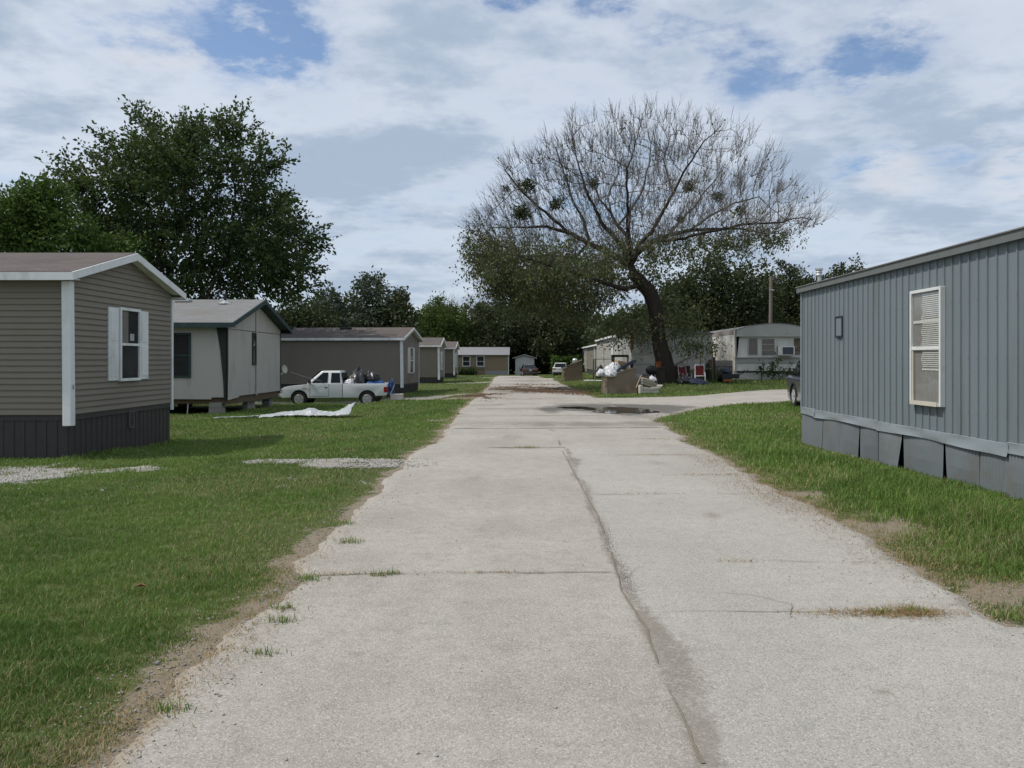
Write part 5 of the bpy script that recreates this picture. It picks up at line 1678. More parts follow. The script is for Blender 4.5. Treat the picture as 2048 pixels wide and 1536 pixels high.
o = MB().box((-.25, -.06, 0), (.25, .06, .12)).build("orange_crate", M["orange"], None, bevel=.02, loc=(11.0, 44.55, gz(11, 44.5) + .12))
tag(o, "small orange crate low against the front of the dark yard cart", "crate")
t = thing("garden_table", "small black table frame behind the yard cart", "table", (11.2, 46.3, gz(11.2, 46.3)))
MB().box((-.45, -.3, .84), (.45, .3, .88)).build("top", M["black"], t)
for sx in (-1, 1):
    for sy in (-1, 1):
        MB().bar((sx * .4, sy * .26, 0), (sx * .4, sy * .26, .84), .03).build("leg", M["black"], t)

# junk left of the trunk: a dark grill with an orange bucket and boxes
t = thing("grill", "round black barbecue grill standing left of the tree trunk", "grill", (6.72, 43.4, gz(6.7, 43.4)))
MB().lathe([(.05, .52), (.22, .56), (.31, .68), (.33, .78), (.30, .90), (.18, .99), (.03, 1.02)], (0, 0, 0), n=20).build("kettle", M["black"], t, smooth=True)
for a in (0.4, 2.5, 4.6):
    MB().bar((.16 * math.cos(a), .16 * math.sin(a), .6), (.36 * math.cos(a), .36 * math.sin(a), 0), .03).build("leg", M["alu"], t)
o = MB().box((-.3, -.25, 0), (.3, .25, .85)).box((-.33, -.28, .85), (.33, .28, .90)).build("cabinet", M["wood_dark"], None, bevel=.015, loc=(7.15, 43.9, gz(7.1, 43.9)))
tag(o, "dark wooden cabinet against the left side of the tree trunk", "cabinet")
o = MB().lathe([(.12, 0), (.15, .28), (.165, .30), (.14, .30), (.02, .29)], (0, 0, 0), n=16).build("bucket", M["orange"], None, smooth=True, loc=(7.15, 43.85, gz(7.1, 43.9) + .90))
tag(o, "orange bucket on top of the dark cabinet by the trunk", "bucket")
o = MB().box((-.2, -.2, 0), (.2, .2, .5)).build("rusty_drum", mat("rust", (.20, .09, .04), (.12, .06, .035), scale=6), None, bevel=.03, loc=(6.32, 43.1, gz(6.3, 43.1)))
tag(o, "rusty brown box left of the round black grill", "box")
for px_, d_, s_, lab in ((8.55, 46.6, .42, "square black box on the stair landing side, left of the stairs foot"), (9.2, 46.8, .38, "square black box under the wooden stair rail")):
    o = MB().box((-s_ / 2, -.15, 0), (s_ / 2, .15, .95)).build("planter_box", M["wood_dark"], None, bevel=.02, loc=(px_, d_, gz(px_, d_)))
    tag(o, lab, "box")

# wooden stairs with rails against the pale trailer
t = thing("stairs", "grey wooden steps with slanting handrails against the pale shaded trailer", "stairs", (8.5, 47.2, gz(9, 47.2)))
mb = MB()
for yy in (0, .9):
    mb.bar((0, yy, .0), (1.55, yy, .75), .05, .2)
mb.build("stringer", M["pole_wood"], t)
for k in range(4):
    MB().box((.22 + k * .37, -.02, .15 + k * .17), (.55 + k * .37, .92, .19 + k * .17)).build("tread", M["pole_wood"], t)
MB().box((1.6, -.02, .74), (2.35, 1.3, .80)).build("landing", M["pole_wood"], t)
mb = MB()
mb.bar((-.1, 0, .92), (1.62, 0, 1.72), .06, .05).bar((.3, .9, .98), (1.62, .9, 1.62), .06, .05).bar((1.6, 0, 1.72), (2.3, 0, 1.95), .06, .05)
mb.build("handrail", M["pole_wood"], t)
for x, zt_ in ((1.62, 1.75), (2.3, 1.95), (.25, 1.05)):
    MB().bar((x, 0, 0), (x - .03, 0, zt_), .07).build("post", M["pole_wood"], t)
o = MB().bar((0, 0, 0), (.10, .25, 1.25), .30, .05).bar((.2, .0, 0), (.28, .3, 1.4), .22, .05).bar((-.2, .05, 0), (-.06, .3, 1.0), .2, .05).build("leaning_boards", M["wood_dark"], None, loc=(10.85, 48.15, gz(10.8, 48.2)))
tag(o, "dark boards leaning upright against the end of the pale trailer", "boards")

# wooden porch frame and post by the nearer trash box, railed deck farther back
t = thing("porch_frame", "dark wooden porch frame with a flat rail behind the nearer trash box", "porch", (5.38, 49.6, gz(5.9, 49.6)))
MB().box((-.05, 0, 1.48), (1.15, .9, 1.62)).build("rail", M["wood_dark"], t)
for x in (.02, 1.05):
    for yy in (.05, .85):
        MB().bar((x, yy, 0), (x, yy, 1.48), .11).build("post", M["pole_wood"], t)
t = thing("wooden_post", "tall post, rusty brown on top and white below, right of the nearer trash box", "post", (6.28, 48.05, gz(6.3, 48)))
MB().tube([(0, 0, 1.9), (0, 0, 2.95)], .10, 12).build("post_top", mat("rust_post", (.22, .12, .05), (.14, .08, .04), scale=4), t)
MB().tube([(0, 0, 1.15), (0, 0, 1.9)], .11, 12).build("post_sleeve", M["white_old"], t)
MB().tube([(0, 0, -.1), (0, 0, 1.15)], .09, 12).build("post_base", M["wood_dark"], t)
t = thing("deck", "small railed wooden deck in front of the light grey vinyl home", "deck", (4.95, 57.6, gz(5.4, 57.6)))
MB().box((0, 0, .48), (1.55, 1.6, .60)).box((.05, .03, .1), (1.5, .08, .48)).build("platform", M["wood_dark"], t)
for x, yy in ((.04, .04), (1.5, .04), (.04, 1.55)):
    MB().bar((x, yy, -.05), (x, yy, 1.42), .09).build("post", M["pole_wood"], t)
mb = MB().bar((0, .04, 1.42), (1.55, .04, 1.42), .09, .05).bar((.04, 0, 1.42), (.04, 1.6, 1.42), .09, .05).bar((0, .04, .86), (1.55, .04, .86), .07, .04)
mb.build("rail", M["pole_wood"], t)
lump("blue_bag", "dark blue bag on the small railed deck", "bag", M["tarp_navy"], (5.35, 57.9, gz(5.4, 57.6) + .6), (.2, .2, .4), 61)
t = thing("meter_post", "short white meter post with a round top on the grass beyond the farther trash box", "post", (4.35, 70.5, gz(4.3, 70)))
MB().bar((0, 0, 0), (0, 0, 1.25), .16, .12).build("post", M["white_old"], t)
MB().lathe([(.18, 1.25), (.24, 1.32), (.24, 1.5), (.14, 1.62), (.02, 1.64)], (0, 0, 0), n=14).build("meter", M["alu"], t, smooth=True)

# ------------------------------------------------------------------ silver tarp, board, pole, litter
n, wd = 170, 17
S, U_ = np.meshgrid(np.linspace(0, 1, n + 1), np.linspace(-1, 1, wd), indexing="ij")
half = .16 + .26 * sstep(.12, .4, S) + .14 * (fbm(S * 14, U_ * 0, 80, 3) - .5) + .10 * sstep(.9, 1, S)
TX_ = -9.5 + 4.15 * S + .05 * (fbm(S * 20, U_ * 3, 84, 3) - .5)
TY_ = 25.4 + .4 * np.sin(S * 4) + .7 * S + U_ * half
fold = np.abs(fbm(S * 13 + U_ * 2.2, U_ * 2.5 + S * 5, 81, 3) - .5) * 2
fold2 = np.abs(fbm(S * 34 - U_ * 3, U_ * 5, 82, 2) - .5) * 2
TZ_ = hgt(TX_, TY_) + .05 + (.03 + .13 * sstep(.2, .55, S)) * (1 - .6 * fold) * (1 - U_ ** 2 * .7) - .05 * fold2 * sstep(.1, .3, S)
TZ_ = TZ_ + .10 * np.exp(-((S - .67) / .05) ** 2) * (1 - U_ ** 2) + sstep(.86, .99, S) * (.20 + .16 * U_)
vs = [tuple(p) for p in np.stack([TX_, TY_, TZ_], -1).reshape(-1, 3)]
hole = fbm(S * 9, U_ * 1.2, 88, 3)
fs = [(i * wd + k, i * wd + k + 1, (i + 1) * wd + k + 1, (i + 1) * wd + k) for i in range(n) for k in range(wd - 1) if not (S[i, 0] < .30 and hole[i, k] > .46)]
mb = MB()
mb.add(vs, fs)
o = mb.build("tarp", M["tarp_silver"], None, smooth=True)
so = o.modifiers.new("thick", "SOLIDIFY")
so.thickness = .012
tag(o, "long crumpled silvery white tarp lying across the left lawn", "tarp")

p = at(912, 741, 64)
o = MB().bar((-.35, 0, 0), (.35, .15, 1.35), .14, .05).build("leaning_plank", mat("yellow_plank", (.26, .22, .07), (.2, .17, .07), scale=5), None, loc=(-5.35, 66, gz(-5.3, 66) - .1))
tag(o, "yellowish plank leaning on a tilt in the grass before the tan house", "plank")
t = thing("utility_pole", "bare wooden utility pole rising behind the white round-roofed trailer", "pole", (18.62, 62.5, gz(18.6, 62)))
MB().tube([(0, 0, -.3), (.10, 0, 7.45)], [.15, .12], 12).build("pole", M["pole_wood"], t)
MB().bar((-.1, -.14, 6.4), (.3, -.14, 6.4), .06).build("bracket", M["alu"], t)

# the wire sagging from the dish across to the long home
mb = MB()
A, B = Vector((-9.7, 34.3, 1.1)), Vector((-8.9, 43.8, .55))
mb.tube([A.lerp(B, k / 8) - Vector((0, 0, .25 * math.sin(math.pi * k / 8))) for k in range(9)], .012, 5)
o = mb.build("cable", M["alu"], None)
tag(o, "thin pale cable sagging from the dish of the white double-wide to the long taupe home", "cable")

# two curled brown leaves in the left lawn
for k, (x, y, s) in enumerate(((-2.65, 5.7, .04), (-3.25, 3.55, .035), (2.55, 3.62, .035))):
    mb = MB()
    vs = []
    for i in range(7):
        for j in range(3):
            u, v = i / 6 * 2 - 1, j - 1
            vs.append((u * s, v * s * .45 * (1 - u * u * .8), .01 + s * .5 * abs(v) * (1 - abs(u)) + s * .15 * u * u))
    mb.add(vs, [(i * 3 + j, i * 3 + j + 1, i * 3 + j + 4, i * 3 + j + 3) for i in range(6) for j in range(2)])
    zz = gz(x, y) + (.03 if x < 0 else .035)
    o = mb.build("fallen_leaf", mat("dry_leaf", (.25, .11, .05), (.16, .075, .04), scale=20) if "dry_leaf" not in bpy.data.materials else bpy.data.materials["dry_leaf"], None, loc=(x, y, zz))
    o.rotation_euler = (0, 0, k * 1.3 + .4)
    tag(o, ("curled orange-brown leaf in the left lawn near the road edge", "small brown leaf at the ragged left lawn edge in the near corner", "tiny curled brown leaf on the pavement at lower right")[k], "leaf", "fallen leaves")

# ------------------------------------------------------------------ trees
def colonize(seeds, parents, attr, step, kill, reach=6.0, bias=(0, 0, 0.0), iters=160, jitter=.12, seed=0):
    """grow a branch skeleton from seed nodes towards attraction points"""
    r = np.random.default_rng(seed)
    P = [np.array(p, float) for p in seeds]
    par = list(parents)
    A = np.array(attr, float)
    bd = np.full(len(A), 1e9)
    bi = np.zeros(len(A), int)
    alive = np.ones(len(A), bool)

    def upd(new):
        nonlocal bd, bi
        N = np.array([P[i] for i in new])
        for s in range(0, len(N), 200):
            D = np.linalg.norm(A[:, None] - N[None, s:s + 200], axis=2)
            k = D.argmin(1)
            d = D[np.arange(len(A)), k]
            m = d < bd
            bd = np.where(m, d, bd)
            bi = np.where(m, np.array(new)[s:s + 200][k], bi)
    upd(list(range(len(P))))
    kids = {}
    bias = np.array(bias)
    for it in range(iters):
        alive &= bd > kill
        idx = np.where(alive & (bd < reach))[0]
        if len(idx) == 0:
            break
        new = []
        order = np.argsort(bi[idx])
        idx = idx[order]
        b = bi[idx]
        cut = np.flatnonzero(np.diff(b)) + 1
        for grp in np.split(idx, cut):
            node = bi[grp[0]]
            if kids.get(node, 0) >= 3:
                alive[grp[bd[grp] < kill * 2.0]] = False
                if kids.get(node, 0) >= 6:
                    alive[grp] = False
                    continue
            d = A[grp] - P[node]
            d = (d / (np.linalg.norm(d, axis=1)[:, None] + 1e-9)).sum(0)
            d = d / (np.linalg.norm(d) + 1e-9) + bias + r.normal(0, jitter, 3)
            d /= np.linalg.norm(d) + 1e-9
            P.append(P[node] + d * step)
            par.append(node)
            kids[node] = kids.get(node, 0) + 1
            new.append(len(P) - 1)
        upd(new)
        if len(P) > 9000:
            break
    return np.array(P), np.array(par)


def pipe_radii(P, par, tip, expo=2.4):
    n = len(P)
    acc = np.zeros(n)
    nk = np.bincount(par[par >= 0], minlength=n)
    acc[nk == 0] = tip ** expo
    for i in range(n - 1, -1, -1):
        if par[i] >= 0:
            acc[par[i]] += acc[i]
    return acc ** (1 / expo), nk


def skeleton_mesh(name, P, par, R, m, parent, nmin=4, extra=None, split=None):
    """tubes along the chains of a skeleton"""
    kids = [[] for _ in P]
    for i, p in enumerate(par):
        if p >= 0:
            kids[p].append(i)
    mb, mb2 = MB(), MB()
    stack = [(-1, i) for i in range(len(P)) if par[i] < 0]
    while stack:
        p, i = stack.pop()
        ch = [p] if p >= 0 else []
        j = i
        while True:
            ch.append(j)
            ks = sorted(kids[j], key=lambda k: -R[k])
            if not ks:
                break
            for k in ks[1:]:
                stack.append((j, k))
            j = ks[0]
        if len(ch) < 2:
            continue
        rs = [R[c] for c in ch]
        if p >= 0:
            rs[0] = rs[1]
        rmax = max(rs)
        nn = 12 if rmax > .25 else (8 if rmax > .1 else (5 if rmax > .04 else nmin))
        (mb2 if split and rmax < split[0] else mb).tube([P[c] for c in ch], rs, nn, cap=False)
    if split:
        mb2.build("branches", split[1], parent, smooth=True)["kind"] = "stuff"
    if extra:
        for pts, rs in extra:
            mb.tube(pts, rs, 3, cap=False)
    return mb.build(name, m, parent, smooth=True)


def leaf_cloud(name, C, Dv, size, m, parent, r, droop=0.3, v=None, aspect=.55, kind=None):
    """one small folded-free leaf face per point, facing every way"""
    n = len(C)
    d = Dv + r.normal(0, .55, (n, 3)) + np.array([0, 0, -droop])
    d /= np.linalg.norm(d, axis=1)[:, None] + 1e-9
    q = r.normal(0, 1, (n, 3))
    q[:, 2] *= .6
    s = np.cross(d, q)
    s /= np.linalg.norm(s, axis=1)[:, None] + 1e-9
    L = size * r.uniform(.6, 1.35, n)[:, None]
    w = L * aspect
    V = np.stack([C, C + d * L * .45 + s * w * .5, C + d * L, C + d * L * .45 - s * w * .5], 1).reshape(-1, 3)
    lp = np.arange(n * 4)
    vv = r.random(n) if v is None else v
    o = np_mesh(name, V, lp, np.full(n, 4), m, parent, attrs={"v": np.repeat(vv, 4)})
    if kind:
        o["kind"] = kind
    return o


def lobes_points(lobes, n, r, shell=.35):
    """points through a crown made of ellipsoid lobes ((x,y,z),(rx,ry,rz)); more towards the outside"""
    vol = np.array([np.prod(q) for _, q in lobes]) ** .8
    k = r.choice(len(lobes), n, p=vol / vol.sum())
    c = np.array([l[0] for l in lobes], float)[k]
    q = np.array([l[1] for l in lobes], float)[k]
    d = r.normal(0, 1, (n, 3))
    d /= np.linalg.norm(d, axis=1)[:, None]
    rad = r.random(n) ** shell
    return c + d * q * rad[:, None]


def tree(name, label, loc, lobes, trunk_h, leafm, barkm, seed, n_attr=700, step=.45, kill=.8, tip=.014, shoots=2, shoot_len=.7, per=9, leaf=.13, clump=.16,
         cat="tree", group=None, lean=(0, 0), bare=0.0, spread=1.0, trunks=1, up=.5, fill=0, gate=0.0):
    r = np.random.default_rng(seed)
    t = thing(name, label, cat, loc, 0, group)
    seeds, parents = [], []
    for k in range(trunks):
        off = np.array([(k - (trunks - 1) / 2) * .5, r.normal(0, .15) * (trunks > 1), 0])
        n = max(2, int(trunk_h / step))
        for i in range(n + 1):
            s = i / n
            parents.append(-1 if i == 0 else len(seeds) - 1)
            seeds.append(off * (1 + 1.5 * s) + np.array([lean[0] * s + .12 * math.sin(s * 5 + seed), lean[1] * s + .1 * math.sin(s * 4 + seed * 2), -.3 + (trunk_h + .3) * s]))
    A = lobes_points(lobes, n_attr, r)
    gated = lambda Q, cut: fbm(Q[:, 0] * .75 + Q[:, 1] * .5 + 9, Q[:, 2] * 1.05 + Q[:, 1] * .4, seed + 8, 3) > cut
    if gate:
        A = A[gated(A, gate)]
    P, par = colonize(seeds, parents, A, step, kill, reach=30, bias=(0, 0, .12), seed=seed)
    R, nk = pipe_radii(P, par, tip)
    cen = np.mean([l[0] for l in lobes], 0)
    thin = np.where(R < tip * 2.6)[0]
    extra, C, D = [], [], []
    for i in thin:
        base = P[i]
        out = base - cen
        out /= np.linalg.norm(out) + 1e-9
        for s in range(shoots):
            d = out * .7 + np.array([0, 0, up]) + r.normal(0, .5, 3) * spread
            d /= np.linalg.norm(d)
            L = shoot_len * r.uniform(.4, 1.3)
            if bare > 0 or s == 0:
                extra.append(([base, base + d * L * .5 + r.normal(0, .03, 3), base + d * L], [tip * .8, tip * .6, tip * .3]))
            if r.random() < bare:
                continue
            m_ = max(1, int(per * r.uniform(.6, 1.4)))
            u = r.uniform(.1, 1.05, m_)
            C.append(base + d * L * u[:, None] + r.normal(0, clump, (m_, 3)) * (1.1 - u[:, None] * .6))
            D.append(np.repeat(d[None], m_, 0))
    skeleton_mesh("trunk", P, par, R, barkm, t, 3, extra)
    if fill:
        Q = lobes_points(lobes, fill, r, shell=.5)
        if gate:
            Q = Q[gated(Q, gate + .02)]
        g = fbm(Q[:, 0] * 1.1 + Q[:, 2] * .5, Q[:, 1] * 1.1 + Q[:, 2] * .9, seed + 5, 3)
        Q = Q[g > .40] + r.normal(0, clump * .6, (int((g > .40).sum()), 3))
        C.append(Q)
        D.append(r.normal(0, .4, Q.shape) + (Q - cen) * .12)
    if C:
        C, D = np.concatenate(C), np.concatenate(D)
        vv = np.clip(r.random(len(C)) * .6 + .35 * fbm(C[:, 0] * .9 + C[:, 2] * .4, C[:, 1] * .9 + C[:, 2] * .7, seed, 3), 0, 1)
        leaf_cloud("crown", C, D, leaf, leafm, t, r, v=vv)
    return t


def lob(px, py, d, rx, ry, base, dy=0.0, rdep=None):
    """a crown lobe seen at pixel (px, py) at distance d, radii in pixels, relative to the tree's foot"""
    c = at(px, py, d) - Vector(base)
    s = d / F
    return ((c.x, c.y + dy, c.z), (rx * s, (rdep or (rx + ry) / 2) * s, ry * s))


# --- the big leafy tree behind the first two homes
d = 42
b = (at(372, 720, d).x, d, gz(-17.2, 42))
L_ = [lob(330, 375, d, 180, 105, b), lob(300, 310, d, 105, 72, b, 1), lob(450, 330, d, 90, 80, b, -1), lob(190, 365, d, 90, 52, b), lob(515, 420, d, 62, 95, b), lob(400, 480, d, 190, 100, b, 1), lob(545, 330, d, 32, 24, b), lob(560, 400, d, 30, 26, b, 1), lob(235, 280, d, 40, 26, b), lob(390, 262, d, 30, 30, b),
      lob(560, 500, d, 75, 70, b, -1), lob(625, 475, d, 30, 22, b), lob(610, 540, d, 30, 22, b, 1), lob(260, 480, d, 120, 90, b), lob(540, 570, d, 75, 50, b), lob(470, 270, d, 45, 50, b), lob(290, 255, d, 55, 40, b), lob(130, 330, d, 45, 28, b), lob(370, 560, d, 130, 60, b), lob(600, 490, d, 42, 40, b)]
tree("leafy_tree", "big dark green leafy tree rising behind the two nearest homes on the left", b, L_, 3.4, M["leaf_dark"], M["bark_dark"], 3, n_attr=3000, step=.40, kill=.62, shoots=5, shoot_len=1.05, per=12, leaf=.20, clump=.09, trunks=2, fill=20000, gate=.40, up=.35)
d = 36
b = (at(40, 720, d).x, d, -.35)
L_ = [lob(60, 430, d, 75, 60, b), lob(20, 470, d, 80, 70, b), lob(120, 480, d, 80, 60, b), lob(-70, 450, d, 80, 90, b), lob(80, 395, d, 55, 40, b), lob(180, 500, d, 60, 45, b, 2)]
tree("leafy_tree", "bright green tree at the left edge, behind the nearest taupe home", b, L_, 2.2, M["leaf_bright"], M["bark_dark"], 5, n_attr=950, step=.42, kill=.62, shoots=3, shoot_len=.7, per=14, leaf=.18, clump=.18, fill=22000)

# --- three trees behind the long taupe home
tw = "trees standing behind the row of taupe homes"
for (px, top, wpx, d, leafm, bark, seed, lab) in ((655, 575, 62, 74, "leaf_blue", "bark_grey", 11, "left one of the three blue-green trees over the roof of the long taupe home"),
                                              (738, 548, 66, 78, "leaf_blue", "bark_pale", 12, "tallest of the three blue-green trees, with pale forked trunk, over the long taupe home"),
                                              (798, 578, 44, 76, "leaf_mass", "bark_grey", 13, "darkest right one of the three trees over the long taupe home")):
    b = (at(px, 720, d).x, d, -.3)
    h = 720 - top
    L_ = [lob(px, top + 40, d, wpx * .62, 40, b), lob(px - wpx * .35, top + 75, d, wpx * .6, 42, b, 1), lob(px + wpx * .4, top + 70, d, wpx * .6, 42, b, -1), lob(px, top + 105, d, wpx * .95, 40, b), lob(px + 5, top + 18, d, wpx * .28, 22, b)]
    tree("leafy_tree", lab, b, L_, 2.6, M[leafm], M[bark], seed, n_attr=420, step=.55, kill=.9, shoots=3, shoot_len=.95, per=11, leaf=.30, clump=.22, group=tw, trunks=2, fill=5500)
d = 70
b = (at(600, 720, d).x, d, -.3)
tree("leafy_tree", "low dark tree between the big leafy tree and the three over the long taupe home", b, [lob(605, 640, d, 50, 40, b), lob(570, 650, d, 40, 35, b), lob(640, 660, d, 40, 30, b)], 1.5, M["leaf_mass"], M["bark_grey"], 15, n_attr=260, step=.55, kill=.9, shoots=3, shoot_len=.8, per=12, leaf=.28, clump=.25, fill=6000)
d = 112
b = (at(880, 720, d).x, d, -.2)
tree("willow_tree", "light yellowish green round tree above the farthest taupe home", b, [lob(878, 640, d, 42, 38, b), lob(855, 650, d, 30, 38, b), lob(908, 645, d, 32, 34, b), lob(885, 680, d, 50, 35, b), lob(925, 660, d, 24, 26, b)], 2, M["leaf_willow"], M["bark_grey"], 17, n_attr=420, step=.6, kill=.9, shoots=3, shoot_len=1.2, per=14, leaf=.32, clump=.32, fill=8000)
d = 116
b = (at(905, 720, d).x, d, -.3)
tree("bare_tree", "leafless tree top showing above the yellowish green tree", b, [lob(905, 620, d, 38, 34, b), lob(890, 650, d, 40, 30, b), lob(925, 640, d, 25, 32, b)], 4, M["leaf_mass"], M["bark_grey"], 18, n_attr=300, step=.6, kill=.9, shoots=3, shoot_len=1.3, per=1, leaf=.2, bare=.97, tip=.022)
d = 114
b = (at(985, 720, d).x, d, -.3)
bt = tree("bare_tree", "thin bare tree with dark mistletoe balls left of the half-bare tree", b, [lob(965, 640, d, 35, 55, b), lob(950, 610, d, 22, 28, b), lob(985, 610, d, 30, 30, b), lob(945, 665, d, 22, 22, b)], 3, M["leaf_olive"], M["bark_grey"], 19, n_attr=420, step=.55, kill=.85, shoots=3, shoot_len=1.2, per=4, leaf=.2, bare=.72, tip=.022)


def mistletoe(parent, cs, r, size=.13):
    for c, rad in cs:
        n = int(700 * (rad / .45) ** 2)
        dd = r.normal(0, 1, (n, 3))
        dd /= np.linalg.norm(dd, axis=1)[:, None]
        C = np.array(c) + dd * rad * (r.random(n) ** .6 * (.35 + 1.25 * fbm(dd[:, 0] * 2 + c[0] + dd[:, 2], dd[:, 2] * 2 + c[2] + dd[:, 1], 3, 3)))[:, None]
        leaf_cloud("mistletoe", C, dd, size, M["leaf_mass"], parent, r)


r = np.random.default_rng(4)
mistletoe(bt, [(tuple(at(px, py, d) - Vector(b)), rr) for px, py, rr in ((966, 617, .9), (958, 636, .6), (977, 630, .6), (953, 650, .55))], r, .22)

# --- the dark wood behind the end of the road, tree by tree
wood = "dark trees closing the view behind the end of the road"
rows = ((1003, 610, 70, 112, 21, "leaf_mass", "dark tree left behind the tan house and the shed"), (1062, 575, 62, 118, 22, "leaf_mid", "dark tree standing straight behind the grey shed"),
        (1108, 600, 48, 108, 23, "leaf_mass", "dark tree with thick upright trunk between the black sedan and the white suv"), (1185, 640, 60, 125, 24, "leaf_mass", "low dark tree behind the farthest grey homes on the right"),
        (1240, 630, 60, 110, 25, "leaf_mid", "dark tree behind the light grey vinyl home"), (950, 690, 40, 120, 26, "leaf_mass", "low dark tree behind the roof of the tan house"))
for (px, top, wpx, d, seed, leafm, lab) in rows:
    b = (at(px, 720, d).x, d, -.3)
    h = 745 - top
    L_ = [lob(px, top + h * .25, d, wpx * .75, h * .26, b), lob(px - wpx * .4, top + h * .42, d, wpx * .7, h * .25, b, 2), lob(px + wpx * .4, top + h * .4, d, wpx * .65, h * .25, b, -2), lob(px, top + h * .6, d, wpx, h * .25, b)]
    tree("leafy_tree", lab, b, L_, 3, M[leafm], M["bark_dark"], seed, n_attr=420, step=.75, kill=1.15, shoots=3, shoot_len=1.3, per=12, leaf=.40, clump=.4, group=wood, fill=9000)
d = 106
b = (at(1158, 720, d).x, d, -.2)
tree("bare_tree", "thin sparse dark tree against the sky gap above the white suv", b, [lob(1150, 650, d, 30, 40, b), lob(1165, 680, d, 28, 30, b)], 3, M["leaf_mass"], M["bark_dark"], 28, n_attr=200, step=.6, kill=1.0, shoots=2, shoot_len=1.1, per=6, leaf=.28, bare=.55, tip=.03)

# --- round dark trees on the right behind the trailers
rt = "dark round trees behind the trailers on the right"
for (px, top, wpx, d, seed, leafm, lab) in ((1440, 505, 112, 70, 31, "leaf_mass", "large round dark tree behind the white round-roofed trailer"), (1360, 560, 70, 74, 32, "leaf_mass", "dark tree right of the leaning trunk, behind the pale shaded trailer"),
                                              (1582, 530, 66, 82, 33, "leaf_mass", "dark tree just right of the bare utility pole"), (1690, 528, 62, 80, 34, "leaf_mass", "dark treetop over the roof of the blue-grey metal trailer"),
                                              (1520, 565, 72, 84, 35, "leaf_mass", "low dark tree left of the utility pole, behind the larger round one"), (1290, 610, 48, 86, 36, "leaf_mass", "dark tree left behind the leaning trunk")):
    b = (at(px, 720, d).x, d, .4)
    h = 730 - top
    L_ = [lob(px, top + h * .24, d, wpx * .72, h * .24, b), lob(px - wpx * .42, top + h * .42, d, wpx * .68, h * .24, b, 1.5), lob(px + wpx * .42, top + h * .38, d, wpx * .66, h * .24, b, -1.5), lob(px, top + h * .62, d, wpx, h * .26, b), lob(px - wpx * .2, top + h * .75, d, wpx, h * .2, b)]
    tree("leafy_tree", lab, b, L_, 2.5, M[leafm], M["bark_dark"], seed, n_attr=560, step=.6, kill=.9, shoots=3, shoot_len=.9, per=12, leaf=.28, clump=.28, group=rt, fill=22000)

# --- undergrowth and the far treeline: one mass nobody could count
r = np.random.default_rng(40)
def thicket(name, x0, x1, y0, y1, hmax, n, leaf, m, seed):
    x = r.uniform(x0, x1, n)
    y = r.uniform(y0, y1, n)
    top = hmax * (.45 + .75 * fbm(x * .16, y * .05, seed, 4))
    z = hgt(x, y) + top * r.random(n) ** .75
    C = np.stack([x, y, z], -1)
    dd = r.normal(0, 1, (n, 3))
    vv = np.clip(r.random(n) * .6 + .4 * fbm(x * .6, z * .6, seed + 1, 3), 0, 1)
    o = leaf_cloud(name, C, dd, leaf, m, None, r, v=vv, aspect=.8)
    o["kind"] = "stuff"
    return o
thicket("undergrowth", -24, 16, 112, 124, 6.5, 26000, .55, M["leaf_mass"], 3)
thicket("undergrowth", 3.5, 8.2, 104, 108, 2.6, 5000, .28, M["leaf_bright"], 5)
thicket("undergrowth", 8, 60, 90, 104, 6, 22000, .5, M["leaf_mass"], 7)
thicket("undergrowth", -75, -20, 82, 100, 6.5, 22000, .5, M["leaf_mass"], 9)
thicket("undergrowth", -8.6, -6.0, 101.5, 104.6, 1.3, 3500, .2, M["leaf_mid"], 11)
thicket("treeline", -260, 260, 190, 230, 15, 60000, 1.6, M["leaf_mass"], 13)
thicket("undergrowth", -60, -26, 20, 60, 5, 12000, .4, M["leaf_mid"], 15)
thicket("undergrowth", 22, 60, 22, 70, 4, 12000, .45, M["leaf_mid"], 17)

# --- bush before the white trailer
b = (14.3, 46.8, gz(14.3, 46.8))
tree("bush", "loose green bush growing under the air conditioner of the white trailer", b, [((0, 0, .6), (.9, .5, .45)), ((-.6, 0, .4), (.6, .4, .3)), ((.6, 0, .45), (.6, .4, .35)), ((.2, 0, 1.0), (.25, .3, .3))], .3, M["leaf_mid"], M["bark_dark"], 44, n_attr=110, step=.2, kill=.3, shoots=2, shoot_len=.4, per=9, leaf=.14, clump=.08, tip=.008, cat="bush")
tree("bush", "dark weedy shrub between the lawn chairs and the white trailer", (10.1, 44.9, gz(10.1, 45)), [((0, 0, .5), (.55, .4, .45))], .3, M["leaf_mid"], M["bark_dark"], 45, n_attr=60, step=.2, kill=.3, shoots=2, shoot_len=.3, per=10, leaf=.12, clump=.08, tip=.006, cat="bush")

